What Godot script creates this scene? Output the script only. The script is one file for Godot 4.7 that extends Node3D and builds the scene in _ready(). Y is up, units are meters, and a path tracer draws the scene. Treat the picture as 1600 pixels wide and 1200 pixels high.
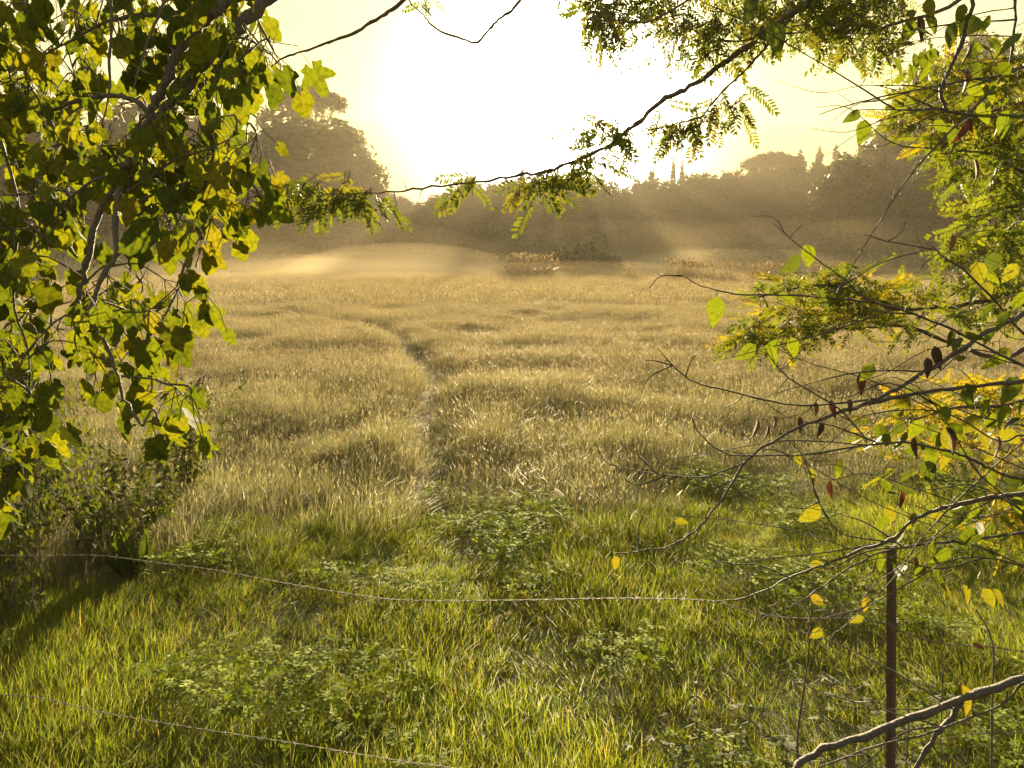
extends Node3D
# A misty meadow at sunrise seen through a gap in a hedge: fig tree, thorny locust and leafy shrub round the gap, a barbed wire fence, hazy woods beyond.

const F := 1202.0                       # focal length in photograph pixels (1600 x 1200)
const PITCH := -9.54
var eye := Vector3(0, 2.0, 0)
var lens: Basis
var sun_dir: Vector3
var rng := RandomNumberGenerator.new()
var field_noise := FastNoiseLite.new()
var fine_noise := FastNoiseLite.new()
var M := {}
var used_names := {}

# ---------------------------------------------------------------- small helpers
func pt(x: float, y: float, d: float) -> Vector3:       # the point at depth d behind photograph pixel x, y
	return eye + lens * Vector3((x - 800.0) / F * d, -(y - 600.0) / F * d, -d)

func on_ground(x: float, y: float) -> Vector3:
	var v := lens * Vector3((x - 800.0) / F, -(y - 600.0) / F, -1.0)
	return eye + v * (eye.y / -v.y)

func rnd(a: float, b: float) -> float:
	return rng.randf_range(a, b)

func lin(r: float, g: float, b: float) -> Color:          # a linear base colour as the sRGB that materials take
	return Color(r, g, b).linear_to_srgb()

func numbered(called: String) -> String:
	var n: int = used_names.get(called, 0)
	used_names[called] = n + 1
	return called if n == 0 else "%s_%03d" % [called, n]

func tag(o: Node3D, label: String, category: String, group := "", kind := "") -> void:
	if label: o.set_meta("label", label)
	if category: o.set_meta("category", category)
	if group: o.set_meta("group", group)
	if kind: o.set_meta("kind", kind)

func thing(called: String, label: String, category: String, at := Vector3.ZERO, group := "") -> Node3D:
	var o := Node3D.new()
	o.name = numbered(called)
	add_child(o)
	o.position = at
	tag(o, label, category, group)
	return o

func part(called: String, mesh: Mesh, parent: Node3D, mat: Material = null, xf := Transform3D()) -> MeshInstance3D:
	var o := MeshInstance3D.new()
	o.name = called
	o.mesh = mesh
	if mat: o.material_override = mat
	o.transform = xf
	parent.add_child(o, true)
	return o

class MB:
	var v := PackedVector3Array()
	var n := PackedVector3Array()
	var c := PackedColorArray()
	var t := PackedVector2Array()
	var i := PackedInt32Array()
	func vert(p: Vector3, nn: Vector3, uv := Vector2.ZERO, col := Color.WHITE) -> int:
		v.append(p); n.append(nn); t.append(uv); c.append(col)
		return v.size() - 1
	func tri(a: int, b: int, d: int) -> void:
		if (v[d] - v[a]).cross(v[b] - v[a]).dot(n[a] + n[b] + n[d]) >= 0.0:
			i.append(a); i.append(b); i.append(d)
		else:
			i.append(a); i.append(d); i.append(b)
	func quad(a: int, b: int, d: int, e: int) -> void:
		tri(a, b, d); tri(a, d, e)
	func add(o: Array, xf: Transform3D, col := Color.WHITE) -> void:
		var base := v.size()
		var ov: PackedVector3Array = o[Mesh.ARRAY_VERTEX]
		var on: PackedVector3Array = o[Mesh.ARRAY_NORMAL]
		var ot: PackedVector2Array = o[Mesh.ARRAY_TEX_UV]
		var oc: PackedColorArray = o[Mesh.ARRAY_COLOR]
		for k in ov.size():
			v.append(xf * ov[k]); n.append((xf.basis * on[k]).normalized()); t.append(ot[k]); c.append(oc[k] * col)
		for k in o[Mesh.ARRAY_INDEX]:
			i.append(base + k)
	func arrays() -> Array:
		var a := []
		a.resize(Mesh.ARRAY_MAX)
		a[Mesh.ARRAY_VERTEX] = v; a[Mesh.ARRAY_NORMAL] = n; a[Mesh.ARRAY_COLOR] = c; a[Mesh.ARRAY_TEX_UV] = t; a[Mesh.ARRAY_INDEX] = i
		return a
	func into(m: ArrayMesh, mat: Material) -> void:
		if i.is_empty(): return
		m.add_surface_from_arrays(Mesh.PRIMITIVE_TRIANGLES, arrays())
		m.surface_set_material(m.get_surface_count() - 1, mat)
	func mesh(mat: Material) -> ArrayMesh:
		var m := ArrayMesh.new()
		into(m, mat)
		return m

func smooth(p: PackedVector3Array, steps: int) -> PackedVector3Array:
	var out := PackedVector3Array()
	for k in p.size() - 1:
		var a := p[maxi(k - 1, 0)]
		var d := p[mini(k + 2, p.size() - 1)]
		for s in steps:
			out.append(p[k].cubic_interpolate(p[k + 1], a, d, float(s) / steps))
	out.append(p[p.size() - 1])
	return out

func tube(b: MB, p: PackedVector3Array, r0: float, r1: float, sides := 6, knobs := 0.12) -> void:
	var prev := Vector3.ZERO
	var rows := []
	for k in p.size():
		var f := float(k) / maxf(p.size() - 1, 1)
		var along := (p[mini(k + 1, p.size() - 1)] - p[maxi(k - 1, 0)]).normalized()
		var side := prev - along * prev.dot(along) if prev != Vector3.ZERO else along.cross(Vector3(0.31, 0.2, 0.93))
		if side.length() < 0.01: side = along.cross(Vector3.UP)
		side = side.normalized()
		prev = side
		var up := along.cross(side)
		var r := lerpf(r0, r1, f) * (1.0 + rnd(-knobs, knobs))
		var row := []
		for s in sides:
			var a := TAU * s / sides
			var d := side * cos(a) + up * sin(a)
			row.append(b.vert(p[k] + d * r * (1.0 + rnd(-knobs, knobs) * 0.5), d, Vector2(float(s) / sides, f)))
		rows.append(row)
	for k in rows.size() - 1:
		for s in sides:
			b.quad(rows[k][s], rows[k][(s + 1) % sides], rows[k + 1][(s + 1) % sides], rows[k + 1][s])
	for e in [0, rows.size() - 1]:
		var along2 := (p[0] - p[1]).normalized() if e == 0 else (p[p.size() - 1] - p[p.size() - 2]).normalized()
		var cen := b.vert(p[0] if e == 0 else p[p.size() - 1], along2)
		for s in sides:
			b.tri(cen, rows[e][s], rows[e][(s + 1) % sides])

# ---------------------------------------------------------------- materials
func noise_tex(freq: float, dark: Color, light: Color, size := 256, oct := 4, normal := false) -> NoiseTexture2D:
	var n := FastNoiseLite.new()
	n.seed = 7
	n.frequency = freq
	n.fractal_octaves = oct
	var t := NoiseTexture2D.new()
	t.width = size; t.height = size
	t.seamless = true
	t.noise = n
	if normal:
		t.as_normal_map = true
		t.bump_strength = 6.0
	else:
		var g := Gradient.new()
		g.set_color(0, dark); g.set_color(1, light)
		t.color_ramp = g
	return t

func bark_mat(dark: Color, light: Color) -> StandardMaterial3D:
	var m := StandardMaterial3D.new()
	m.albedo_texture = noise_tex(0.03, dark, light)
	m.normal_enabled = true
	m.normal_texture = noise_tex(0.05, dark, light, 256, 4, true)
	m.uv1_triplanar = true
	m.uv1_scale = Vector3(9, 5, 9)
	m.roughness = 0.8
	return m

func leaf_mat(base: Color, through: Color, rough := 0.45, tex: Texture2D = null) -> StandardMaterial3D:
	var m := StandardMaterial3D.new()
	m.albedo_color = base
	m.albedo_texture = tex
	m.vertex_color_use_as_albedo = true
	m.roughness = rough
	m.backlight_enabled = true
	m.backlight = through
	m.metallic_specular = 0.32
	m.cull_mode = BaseMaterial3D.CULL_DISABLED
	return m

func seg_dist(p: Vector2, a: Vector2, b: Vector2) -> float:
	var ab := b - a
	return p.distance_to(a + ab * clampf((p - a).dot(ab) / ab.length_squared(), 0, 1))

func vein_texture(palmate: bool, patchy: float) -> ImageTexture:   # the veins and blotches of a leaf blade
	var s := 192
	var im := Image.create(s, s, false, Image.FORMAT_RGB8)
	var nz := FastNoiseLite.new()
	nz.seed = 21; nz.frequency = 0.03; nz.fractal_octaves = 4
	var veins := []
	var base := Vector2(0.5, 0.0) if not palmate else Vector2(0.5, 0.3)
	veins.append([base, Vector2(0.5, 1.0), 0.010])
	if palmate:
		for a in [-0.95, 0.95, -1.9, 1.9]:
			var tip: Vector2 = base + Vector2(sin(a), cos(a)) * 0.55
			veins.append([base, tip, 0.007])
			for k in 3:
				var o: Vector2 = base.lerp(tip, 0.3 + 0.2 * k)
				for s2 in [-0.7, 0.7]:
					veins.append([o, o + Vector2(sin(a + s2), cos(a + s2)) * 0.16, 0.004])
	for k in 7:
		var o := Vector2(0.5, base.y + 0.08 + k * 0.1)
		for s2 in [-1.0, 1.0]:
			veins.append([o, o + Vector2(s2 * 0.36, 0.2), 0.0045])
	for y in s:
		for x in s:
			var p := Vector2((x + 0.5) / s, (y + 0.5) / s)
			var line := 0.0
			for w in veins:
				var d := seg_dist(p, w[0], w[1])
				if d < w[2] * 2.0: line = maxf(line, 1.0 - d / (w[2] * 2.0))
			var n := nz.get_noise_2d(x, y)
			var brown := clampf((n - 0.28) * 4.0, 0, 1) * patchy
			var g := 0.82 + 0.25 * n
			var c := Color(g, g, g).lerp(Color(1.0, 0.98, 0.9), line * 0.6)
			c = c.lerp(Color(0.75, 0.5, 0.3), brown)
			im.set_pixel(x, y, c)
	return ImageTexture.create_from_image(im)

func make_materials() -> void:
	M.bark = bark_mat(lin(0.035, 0.028, 0.018), lin(0.11, 0.09, 0.06))
	M.twig_bark = bark_mat(lin(0.022, 0.018, 0.013), lin(0.075, 0.06, 0.042))
	M.dark_bark = bark_mat(lin(0.035, 0.022, 0.016), lin(0.10, 0.065, 0.045))
	M.far_bark = StandardMaterial3D.new()
	M.far_bark.albedo_color = lin(0.07, 0.055, 0.04)
	M.far_bark.roughness = 0.9
	var fig_tex := vein_texture(true, 0.25)
	var oval_tex := vein_texture(false, 0.5)
	var warm := lin(1.0, 0.92, 0.22)
	M.fig = []
	for c in [lin(0.145, 0.175, 0.020), lin(0.115, 0.15, 0.018), lin(0.18, 0.20, 0.02), lin(0.085, 0.12, 0.018), lin(0.19, 0.185, 0.025)]:
		M.fig.append(leaf_mat(c, warm, 0.78, fig_tex))
		M.fig[-1].metallic_specular = 0.2
	M.oval = []
	for c in [lin(0.15, 0.20, 0.022), lin(0.12, 0.17, 0.022), lin(0.20, 0.21, 0.03), lin(0.25, 0.21, 0.03), lin(0.08, 0.115, 0.03)]:
		M.oval.append(leaf_mat(c, warm, 0.6, oval_tex))
	M.dead = []
	for c in [lin(0.085, 0.05, 0.034), lin(0.07, 0.046, 0.034), lin(0.15, 0.058, 0.03)]:
		M.dead.append(leaf_mat(c, lin(0.28, 0.16, 0.09), 0.75, oval_tex))
	M.locust = []
	for c in [lin(0.07, 0.095, 0.02), lin(0.09, 0.115, 0.02), lin(0.12, 0.12, 0.025)]:
		M.locust.append(leaf_mat(c, warm, 0.5))
	M.locust_yellow = []
	for c in [lin(0.095, 0.125, 0.022), lin(0.135, 0.155, 0.024), lin(0.22, 0.19, 0.025), lin(0.29, 0.21, 0.025), lin(0.11, 0.14, 0.03)]:
		M.locust_yellow.append(leaf_mat(c, warm, 0.62))
	M.weed = []
	for c in [lin(0.08, 0.12, 0.025), lin(0.10, 0.14, 0.03), lin(0.14, 0.16, 0.04)]:
		M.weed.append(leaf_mat(c, warm, 0.7, oval_tex))
	M.grass = leaf_mat(Color.WHITE, lin(1.0, 0.97, 0.35), 0.55)
	M.grass.metallic_specular = 0.2
	M.meadow = leaf_mat(Color.WHITE, lin(1.0, 0.95, 0.75), 0.5)
	M.meadow.metallic_specular = 0.28
	M.clover = leaf_mat(Color.WHITE, lin(1.0, 0.95, 0.3), 0.85)
	M.clover.metallic_specular = 0.2
	M.far_leaf = leaf_mat(Color.WHITE, lin(0.8, 0.72, 0.3), 0.6)
	M.stem = StandardMaterial3D.new()
	M.stem.albedo_color = lin(0.09, 0.10, 0.03)
	M.stem.roughness = 0.6
	M.iron = StandardMaterial3D.new()
	M.iron.albedo_texture = noise_tex(0.05, lin(0.03, 0.022, 0.018), lin(0.12, 0.07, 0.045))
	M.iron.uv1_triplanar = true
	M.iron.uv1_scale = Vector3(6, 6, 6)
	M.iron.roughness = 0.7
	M.iron.metallic = 0.3
	M.wire = StandardMaterial3D.new()
	M.wire.albedo_texture = noise_tex(0.08, lin(0.04, 0.032, 0.026), lin(0.14, 0.11, 0.085))
	M.wire.uv1_triplanar = true
	M.wire.uv1_scale = Vector3(12, 12, 12)
	M.wire.roughness = 0.7
	M.wire.metallic = 0.2

# ---------------------------------------------------------------- the ground
var path_line := PackedVector2Array()

func ground_y(x: float, z: float) -> float:
	var d := -z
	var y := 0.0
	y += 0.11 * smoothstep(4.0, 12.0, d) * field_noise.get_noise_2d(x, z * 0.8)
	y += 0.10 * smoothstep(3.0, 7.0, d) * (1.0 - 0.7 * smoothstep(14.0, 40.0, d)) * field_noise.get_noise_2d(x * 2.6 + 50.0, z * 2.6)
	y += 0.045 * smoothstep(2.0, 6.0, d) * fine_noise.get_noise_2d(x, z)
	if d > 5.0 and d < 40.0: y -= 0.05 * (1.0 - smoothstep(0.08, 0.5, path_dist(x, z)))          # the trodden track
	y += 7.0 * smoothstep(150.0, 230.0, d)                                         # the wooded slope
	y += 13.0 * exp(-(pow(x + 62.0, 2) / 1300.0 + pow(d - 165.0, 2) / 700.0))       # the knoll with the pine
	return y

func path_dist(x: float, z: float) -> float:
	var p := Vector2(x, z)
	var best := 99.0
	for k in path_line.size() - 1:
		best = minf(best, seg_dist(p, path_line[k], path_line[k + 1]))
	return best

func make_ground() -> void:
	for q in [[680, 800], [670, 780], [676, 752], [684, 721], [672, 689], [658, 654], [674, 618], [688, 602], [672, 583], [650, 554], [620, 530], [596, 518], [560, 508], [500, 497], [420, 484]]:
		var g := on_ground(q[0], q[1])
		path_line.append(Vector2(g.x, g.z))
	var b := MB.new()
	var xs := []
	var zs := []
	for k in range(-60, 61):
		var f := k / 60.0
		xs.append(signf(f) * (absf(f) * 12.0 + pow(absf(f), 3.0) * 330.0))
	for k in 151:
		var f := k / 150.0
		zs.append(14.0 - f * 40.0 - pow(f, 2.6) * 330.0)
	for z in zs:
		for x in xs:
			var n := Vector3(ground_y(x - 0.2, z) - ground_y(x + 0.2, z), 0.4, ground_y(x, z - 0.2) - ground_y(x, z + 0.2)).normalized()
			b.vert(Vector3(x, ground_y(x, z), z), n, Vector2(x, z))
	var w: int = xs.size()
	for r in zs.size() - 1:
		for k in w - 1:
			b.quad(r * w + k, r * w + k + 1, (r + 1) * w + k + 1, (r + 1) * w + k)
	var m := StandardMaterial3D.new()
	m.albedo_texture = noise_tex(0.02, lin(0.06, 0.055, 0.025), lin(0.13, 0.12, 0.05), 512, 5)
	m.uv1_world_triplanar = true
	m.uv1_triplanar = true
	m.uv1_scale = Vector3(0.35, 0.35, 0.35)
	m.roughness = 0.95
	var g := part("ground", b.mesh(m), self)
	g.set_meta("kind", "structure")
	g.set_meta("label", "earth of the meadow under the grass")

# ---------------------------------------------------------------- grass
func blade(b: MB, at: Vector3, tall: float, wide: float, lean: Vector3, bend: float, col: Color, segs := 3) -> void:
	var side := lean.cross(Vector3.UP)
	if side.length() < 0.01: side = Vector3.RIGHT
	side = (side.normalized() * 1.0).rotated(Vector3.UP, rnd(-0.9, 0.9))
	var flat := Vector3(lean.x, 0, lean.z).normalized()
	var last := []
	for k in segs + 1:
		var f := float(k) / segs
		var p := at + Vector3.UP * tall * f * (1.0 - bend * 0.45 * f) + Vector3(lean.x, 0, lean.z) * tall * f + flat * tall * bend * f * f * 0.6
		var n := (flat * (1.0 - 0.3 * f) + Vector3.UP * (0.25 + bend * f)).normalized()
		if k == segs:
			var t := b.vert(p, n, Vector2.ZERO, col)
			b.tri(last[0], last[1], t)
		else:
			var wd := wide * (1.0 - 0.55 * f * f) * 0.5
			var now := [b.vert(p - side * wd, n, Vector2.ZERO, col), b.vert(p + side * wd, n, Vector2.ZERO, col)]
			if k: b.quad(last[0], last[1], now[1], now[0])
			last = now

func tuft(count: int, radius: float, tall: float, wide: float, spread: float, heads: int, tones: Array, head_tone: Color, segs := 3) -> ArrayMesh:
	var b := MB.new()
	for k in count:
		var a := rnd(0, TAU)
		var r := radius * sqrt(rng.randf())
		var out := Vector3(cos(a), 0, sin(a))
		var lean := (out * rnd(-0.15, spread) + Vector3(rnd(-1, 1), 0, rnd(-1, 1)) * spread * 0.6)
		var c: Color = tones[rng.randi() % tones.size()]
		blade(b, out * r + Vector3(0, -0.02, 0), tall * rnd(0.5, 1.15), wide * rnd(0.7, 1.3), lean, rnd(0.0, 0.75), c * rnd(0.8, 1.2), segs)
	for k in heads:
		var a := rnd(0, TAU)
		var r := radius * sqrt(rng.randf())
		var foot := Vector3(cos(a) * r, -0.02, sin(a) * r)
		var lean := Vector3(rnd(-0.25, 0.25), 0, rnd(-0.25, 0.25))
		var h := tall * rnd(1.0, 1.45)
		blade(b, foot, h, wide * 0.5, lean, 0.15, head_tone * 0.8, 2)
		var top := foot + Vector3(lean.x, 0.93, lean.z) * h
		for s in 2:                                                    # a seed head of two crossed spindles
			var sd := Vector3(cos(s * 1.57 + a), 0, sin(s * 1.57 + a)) * wide * rnd(0.8, 1.4)
			var up := Vector3(lean.x * 1.6, 1, lean.z * 1.6).normalized() * tall * rnd(0.12, 0.22)
			var n := sd.cross(up).normalized()
			var q := [b.vert(top - up * 0.4, n, Vector2.ZERO, head_tone), b.vert(top + sd + up * 0.1, n, Vector2.ZERO, head_tone), b.vert(top + up * 0.7, n, Vector2.ZERO, head_tone), b.vert(top - sd + up * 0.1, n, Vector2.ZERO, head_tone)]
			b.quad(q[0], q[1], q[2], q[3])
	var m := ArrayMesh.new()
	b.into(m, null)
	return m

func scatter(called: String, label: String, category: String, meshes: Array, mat: Material, near: float, far: float, per_m2: float, place: Callable) -> void:
	# evenly jittered places inside a wedge before the camera; place() answers [scale, tilt, tint] or an empty array
	var where := []
	for k in meshes.size(): where.append([])
	var tints := []
	for k in meshes.size(): tints.append([])
	var step := 1.0 / sqrt(per_m2)
	var z := -near
	while z > -far:
		var half := 1.0 + -z * 0.80
		var x := -half
		while x < half:
			var px := x + rnd(-0.5, 0.5) * step
			var pz := z + rnd(-0.5, 0.5) * step
			x += step
			var r: Array = place.call(px, pz)
			if r.is_empty(): continue
			var bs := Basis(Vector3.UP, rnd(0, TAU)).scaled(r[0])
			if r[1] != Vector3.ZERO: bs = Basis(r[1].normalized(), r[1].length()) * bs
			var k := rng.randi() % meshes.size()
			where[k].append(Transform3D(bs, Vector3(px, ground_y(px, pz), pz)))
			tints[k].append(r[2])
		z -= step
	var host := Node3D.new()
	host.name = called
	add_child(host)
	tag(host, label, category, "", "stuff")
	for k in meshes.size():
		var mm := MultiMesh.new()
		mm.transform_format = MultiMesh.TRANSFORM_3D
		mm.use_colors = true
		mm.mesh = meshes[k]
		mm.instance_count = where[k].size()
		for j in where[k].size():
			mm.set_instance_transform(j, where[k][j])
			mm.set_instance_color(j, tints[k][j])
		var o := MultiMeshInstance3D.new()
		o.name = "tuft"
		o.multimesh = mm
		o.material_override = mat
		o.set_meta("kind", "stuff")
		host.add_child(o, true)

func short_edge(x: float, z: float) -> float:               # 0 in the short green grass by the fence, 1 in the tall meadow
	var edge := 5.9 + 1.3 * field_noise.get_noise_2d(x * 2.1 + 40.0, 3.0) + 0.5 * fine_noise.get_noise_2d(x * 2.0, 9.0) + (0.5 if x > 1.0 else 0.0) - clampf((-x - 1.0) * 0.35, 0.0, 0.7)
	return smoothstep(edge - 0.6, edge + 0.6, -z)

func clover_at(x: float, z: float) -> float:
	return fine_noise.get_noise_2d(x * 1.3 + 300.0, z * 1.6 - 70.0)

func make_grass() -> void:
	var greens := [Color(0.17, 0.215, 0.03), Color(0.20, 0.25, 0.036), Color(0.17, 0.215, 0.03), Color(0.235, 0.26, 0.052), Color(0.135, 0.185, 0.027), Color(0.20, 0.25, 0.036), Color(0.135, 0.185, 0.027), Color(0.28, 0.235, 0.12)]
	var near := []
	for k in 10: near.append(tuft(140, 0.14, 0.118, 0.0030, 0.65, 0, greens, Color.WHITE))
	scatter("short_grass", "short bright green grass in front of and below the barbed wire", "grass", near, M.grass, 1.6, 7.6, 74.0, func(x, z):
		var s := short_edge(x, z)
		if rng.randf() < s: return []
		var c := clover_at(x, z)
		if c > 0.3 and rng.randf() < 0.5: return []
		var h := 0.85 + 0.75 * fine_noise.get_noise_2d(x * 1.1, z * 1.1) + 0.45 * field_noise.get_noise_2d(x * 5.0, z * 5.0)
		var t := 1.0 + 0.35 * field_noise.get_noise_2d(x * 4.0 + 9.0, z * 4.0)
		return [Vector3(1, 1, 1) * Vector3(1.0, clampf(h, 0.4, 1.7), 1.0), Vector3(rnd(-0.2, 0.2), 0, rnd(-0.2, 0.2)), Color(t * rnd(0.9, 1.15), t, t)])
	var straw := [Color(0.21, 0.193, 0.11), Color(0.18, 0.18, 0.088), Color(0.25, 0.222, 0.14), Color(0.155, 0.162, 0.075), Color(0.285, 0.247, 0.17)]
	var mids := []
	for k in 8: mids.append(tuft(150, 0.22, 0.215, 0.0034, 0.6, 7, straw, Color(0.30, 0.27, 0.19)))
	var fars := []
	for k in 4: fars.append(tuft(52, 0.44, 0.33, 0.012, 0.45, 5, straw, Color(0.32, 0.28, 0.18), 2))
	var meadow := func(x, z):
		var s := short_edge(x, z)
		if rng.randf() > s: return []
		var pd := path_dist(x, z) if -z < 45.0 else 9.0
		var h := 0.95 + 0.55 * field_noise.get_noise_2d(x * 3.2, z * 2.6) + 0.35 * fine_noise.get_noise_2d(x * 0.8, z * 0.8)
		var tilt := Vector3(rnd(-0.25, 0.25), 0, rnd(-0.25, 0.25))
		var wander: float = pd - 0.08 * fine_noise.get_noise_2d(x * 2.0, z * 2.0)
		h *= lerpf(0.25, 1.0, smoothstep(0.08, 0.36, wander)) * (1.0 + 0.2 * exp(-pow((wander - 0.6) / 0.22, 2.0)))
		var p := 0.5 + 0.5 * field_noise.get_noise_2d(x * 1.4 - 60.0, z * 0.9 + 20.0)
		var green := clampf(1.0 - (-z - 6.0) / 8.0, 0.0, 1.0)
		var c := Color(1, 1, 1).lerp(Color(1.06, 0.96, 0.84), p * 0.7).lerp(Color(0.85, 0.95, 0.7), green * 0.7) * rnd(0.85, 1.15)
		return [Vector3(1.0, clampf(h, 0.25, 1.7), 1.0), tilt, c]
	scatter("meadow_grass", "tall dewy meadow grass parted by a trodden track", "grass", mids, M.meadow, 4.6, 30.0, 25.0, meadow)
	scatter("far_meadow_grass", "pale golden grass of the far meadow in the mist", "grass", fars, M.meadow, 30.0, 152.0, 4.6, meadow)
	# clover and other low ground cover between the grass
	var cl := []
	for k in 4:
		var b := MB.new()
		for s in 12:
			var a := rnd(0, TAU)
			var r := 0.075 * sqrt(rng.randf())
			var top := Vector3(cos(a) * r, rnd(0.05, 0.11), sin(a) * r)
			blade(b, Vector3(top.x * 0.7, -0.01, top.z * 0.7), top.y, 0.002, Vector3(top.x, 0, top.z) * 0.3, 0.0, Color(0.10, 0.12, 0.03), 1)
			var tone := Color(0.15, 0.195, 0.027) * rnd(0.75, 1.3)
			var nn := Vector3(rnd(-0.5, 0.5), 1, rnd(-0.5, 0.5)).normalized()
			for l in 3:
				var d := Vector3(cos(a + l * 2.09), rnd(-0.2, 0.25), sin(a + l * 2.09)).normalized()
				var sd := d.cross(nn).normalized()
				var q := [b.vert(top, nn, Vector2.ZERO, tone), b.vert(top + d * 0.012 + sd * 0.008, nn, Vector2.ZERO, tone), b.vert(top + d * 0.021, nn, Vector2.ZERO, tone), b.vert(top + d * 0.012 - sd * 0.008, nn, Vector2.ZERO, tone)]
				b.quad(q[0], q[1], q[2], q[3])
		var m := ArrayMesh.new()
		b.into(m, null)
		cl.append(m)
	scatter("clover_cover", "low dark green clover spreading in patches between the short grass", "clover", cl, M.clover, 1.6, 7.4, 130.0, func(x, z):
		if clover_at(x, z) < 0.27 + rnd(-0.12, 0.12) or short_edge(x, z) > 0.7: return []
		return [Vector3.ONE * rnd(0.8, 1.5), Vector3(rnd(-0.2, 0.2), 0, rnd(-0.2, 0.2)), Color.WHITE * rnd(0.8, 1.2)])

# ---------------------------------------------------------------- far trees
func clump(b: MB, p: Vector3, n: Vector3, s: float, col: Color, unit := Vector2.ONE) -> void:
	var side := n.cross(Vector3(rnd(-1, 1), rnd(-1, 1), rnd(-1, 1))).normalized()
	var up := n.cross(side).normalized()
	var q := []
	for k in 5:
		var a := TAU * (k + rnd(-0.3, 0.3)) / 5.0
		q.append(b.vert(p + ((side * cos(a) + up * sin(a)) * s * rnd(0.45, 1.1) + n * s * rnd(-0.25, 0.25)) / Vector3(unit.x, unit.y, unit.x), n, Vector2.ZERO, col))
	b.tri(q[0], q[1], q[2]); b.tri(q[0], q[2], q[3]); b.tri(q[0], q[3], q[4])

func crown(lobes: Array, count: int, s: float, tone: Color, unit: Vector2, shell := 0.35) -> ArrayMesh:   # unit: usual width and height in metres; s: leaf clump in metres
	var b := MB.new()
	var total := 0.0
	for l in lobes: total += l[1].x * l[1].y
	for l in lobes:
		for k in int(count * l[1].x * l[1].y / total):
			var d := Vector3(rnd(-1, 1), rnd(-1, 1), rnd(-1, 1))
			while d.length() > 1.0 or d.length() < 0.1: d = Vector3(rnd(-1, 1), rnd(-1, 1), rnd(-1, 1))
			d = d.normalized()
			var bump := 1.0 + 0.3 * fine_noise.get_noise_3d(d.x * 3.0 + l[0].x * 30.0, d.y * 3.0, d.z * 3.0 + l[0].y * 20.0)
			var p: Vector3 = l[0] + Vector3(d.x * l[1].x, d.y * l[1].y, d.z * l[1].x) * bump * (1.0 - shell * pow(rng.randf(), 1.5))
			if p.y < 0.0: p.y = rnd(0.0, 0.05)
			var n := (d + Vector3(rnd(-1, 1), rnd(-1, 1), rnd(-1, 1)) * 0.8).normalized()
			clump(b, p, n, s * rnd(0.6, 1.3), tone * rnd(0.7, 1.3), unit)
	return b.mesh(M.far_leaf)

func trunk_mesh(top: float, r: float, limbs: int) -> ArrayMesh:
	var b := MB.new()
	tube(b, PackedVector3Array([Vector3(0, -0.03, 0), Vector3(0.004, top * 0.5, 0.003), Vector3(-0.004, top, 0)]), r, r * 0.55, 7)
	for k in limbs:
		var a := TAU * k / limbs + rnd(-0.3, 0.3)
		var o := Vector3(0, top * rnd(0.6, 0.98), 0)
		var e := o + Vector3(cos(a) * rnd(0.12, 0.26), rnd(0.1, 0.26), sin(a) * rnd(0.12, 0.26))
		tube(b, PackedVector3Array([o, o.lerp(e, 0.5) + Vector3(0, -0.02, 0), e]), r * 0.5, r * 0.15, 5)
	return b.mesh(M.far_bark)

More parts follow.
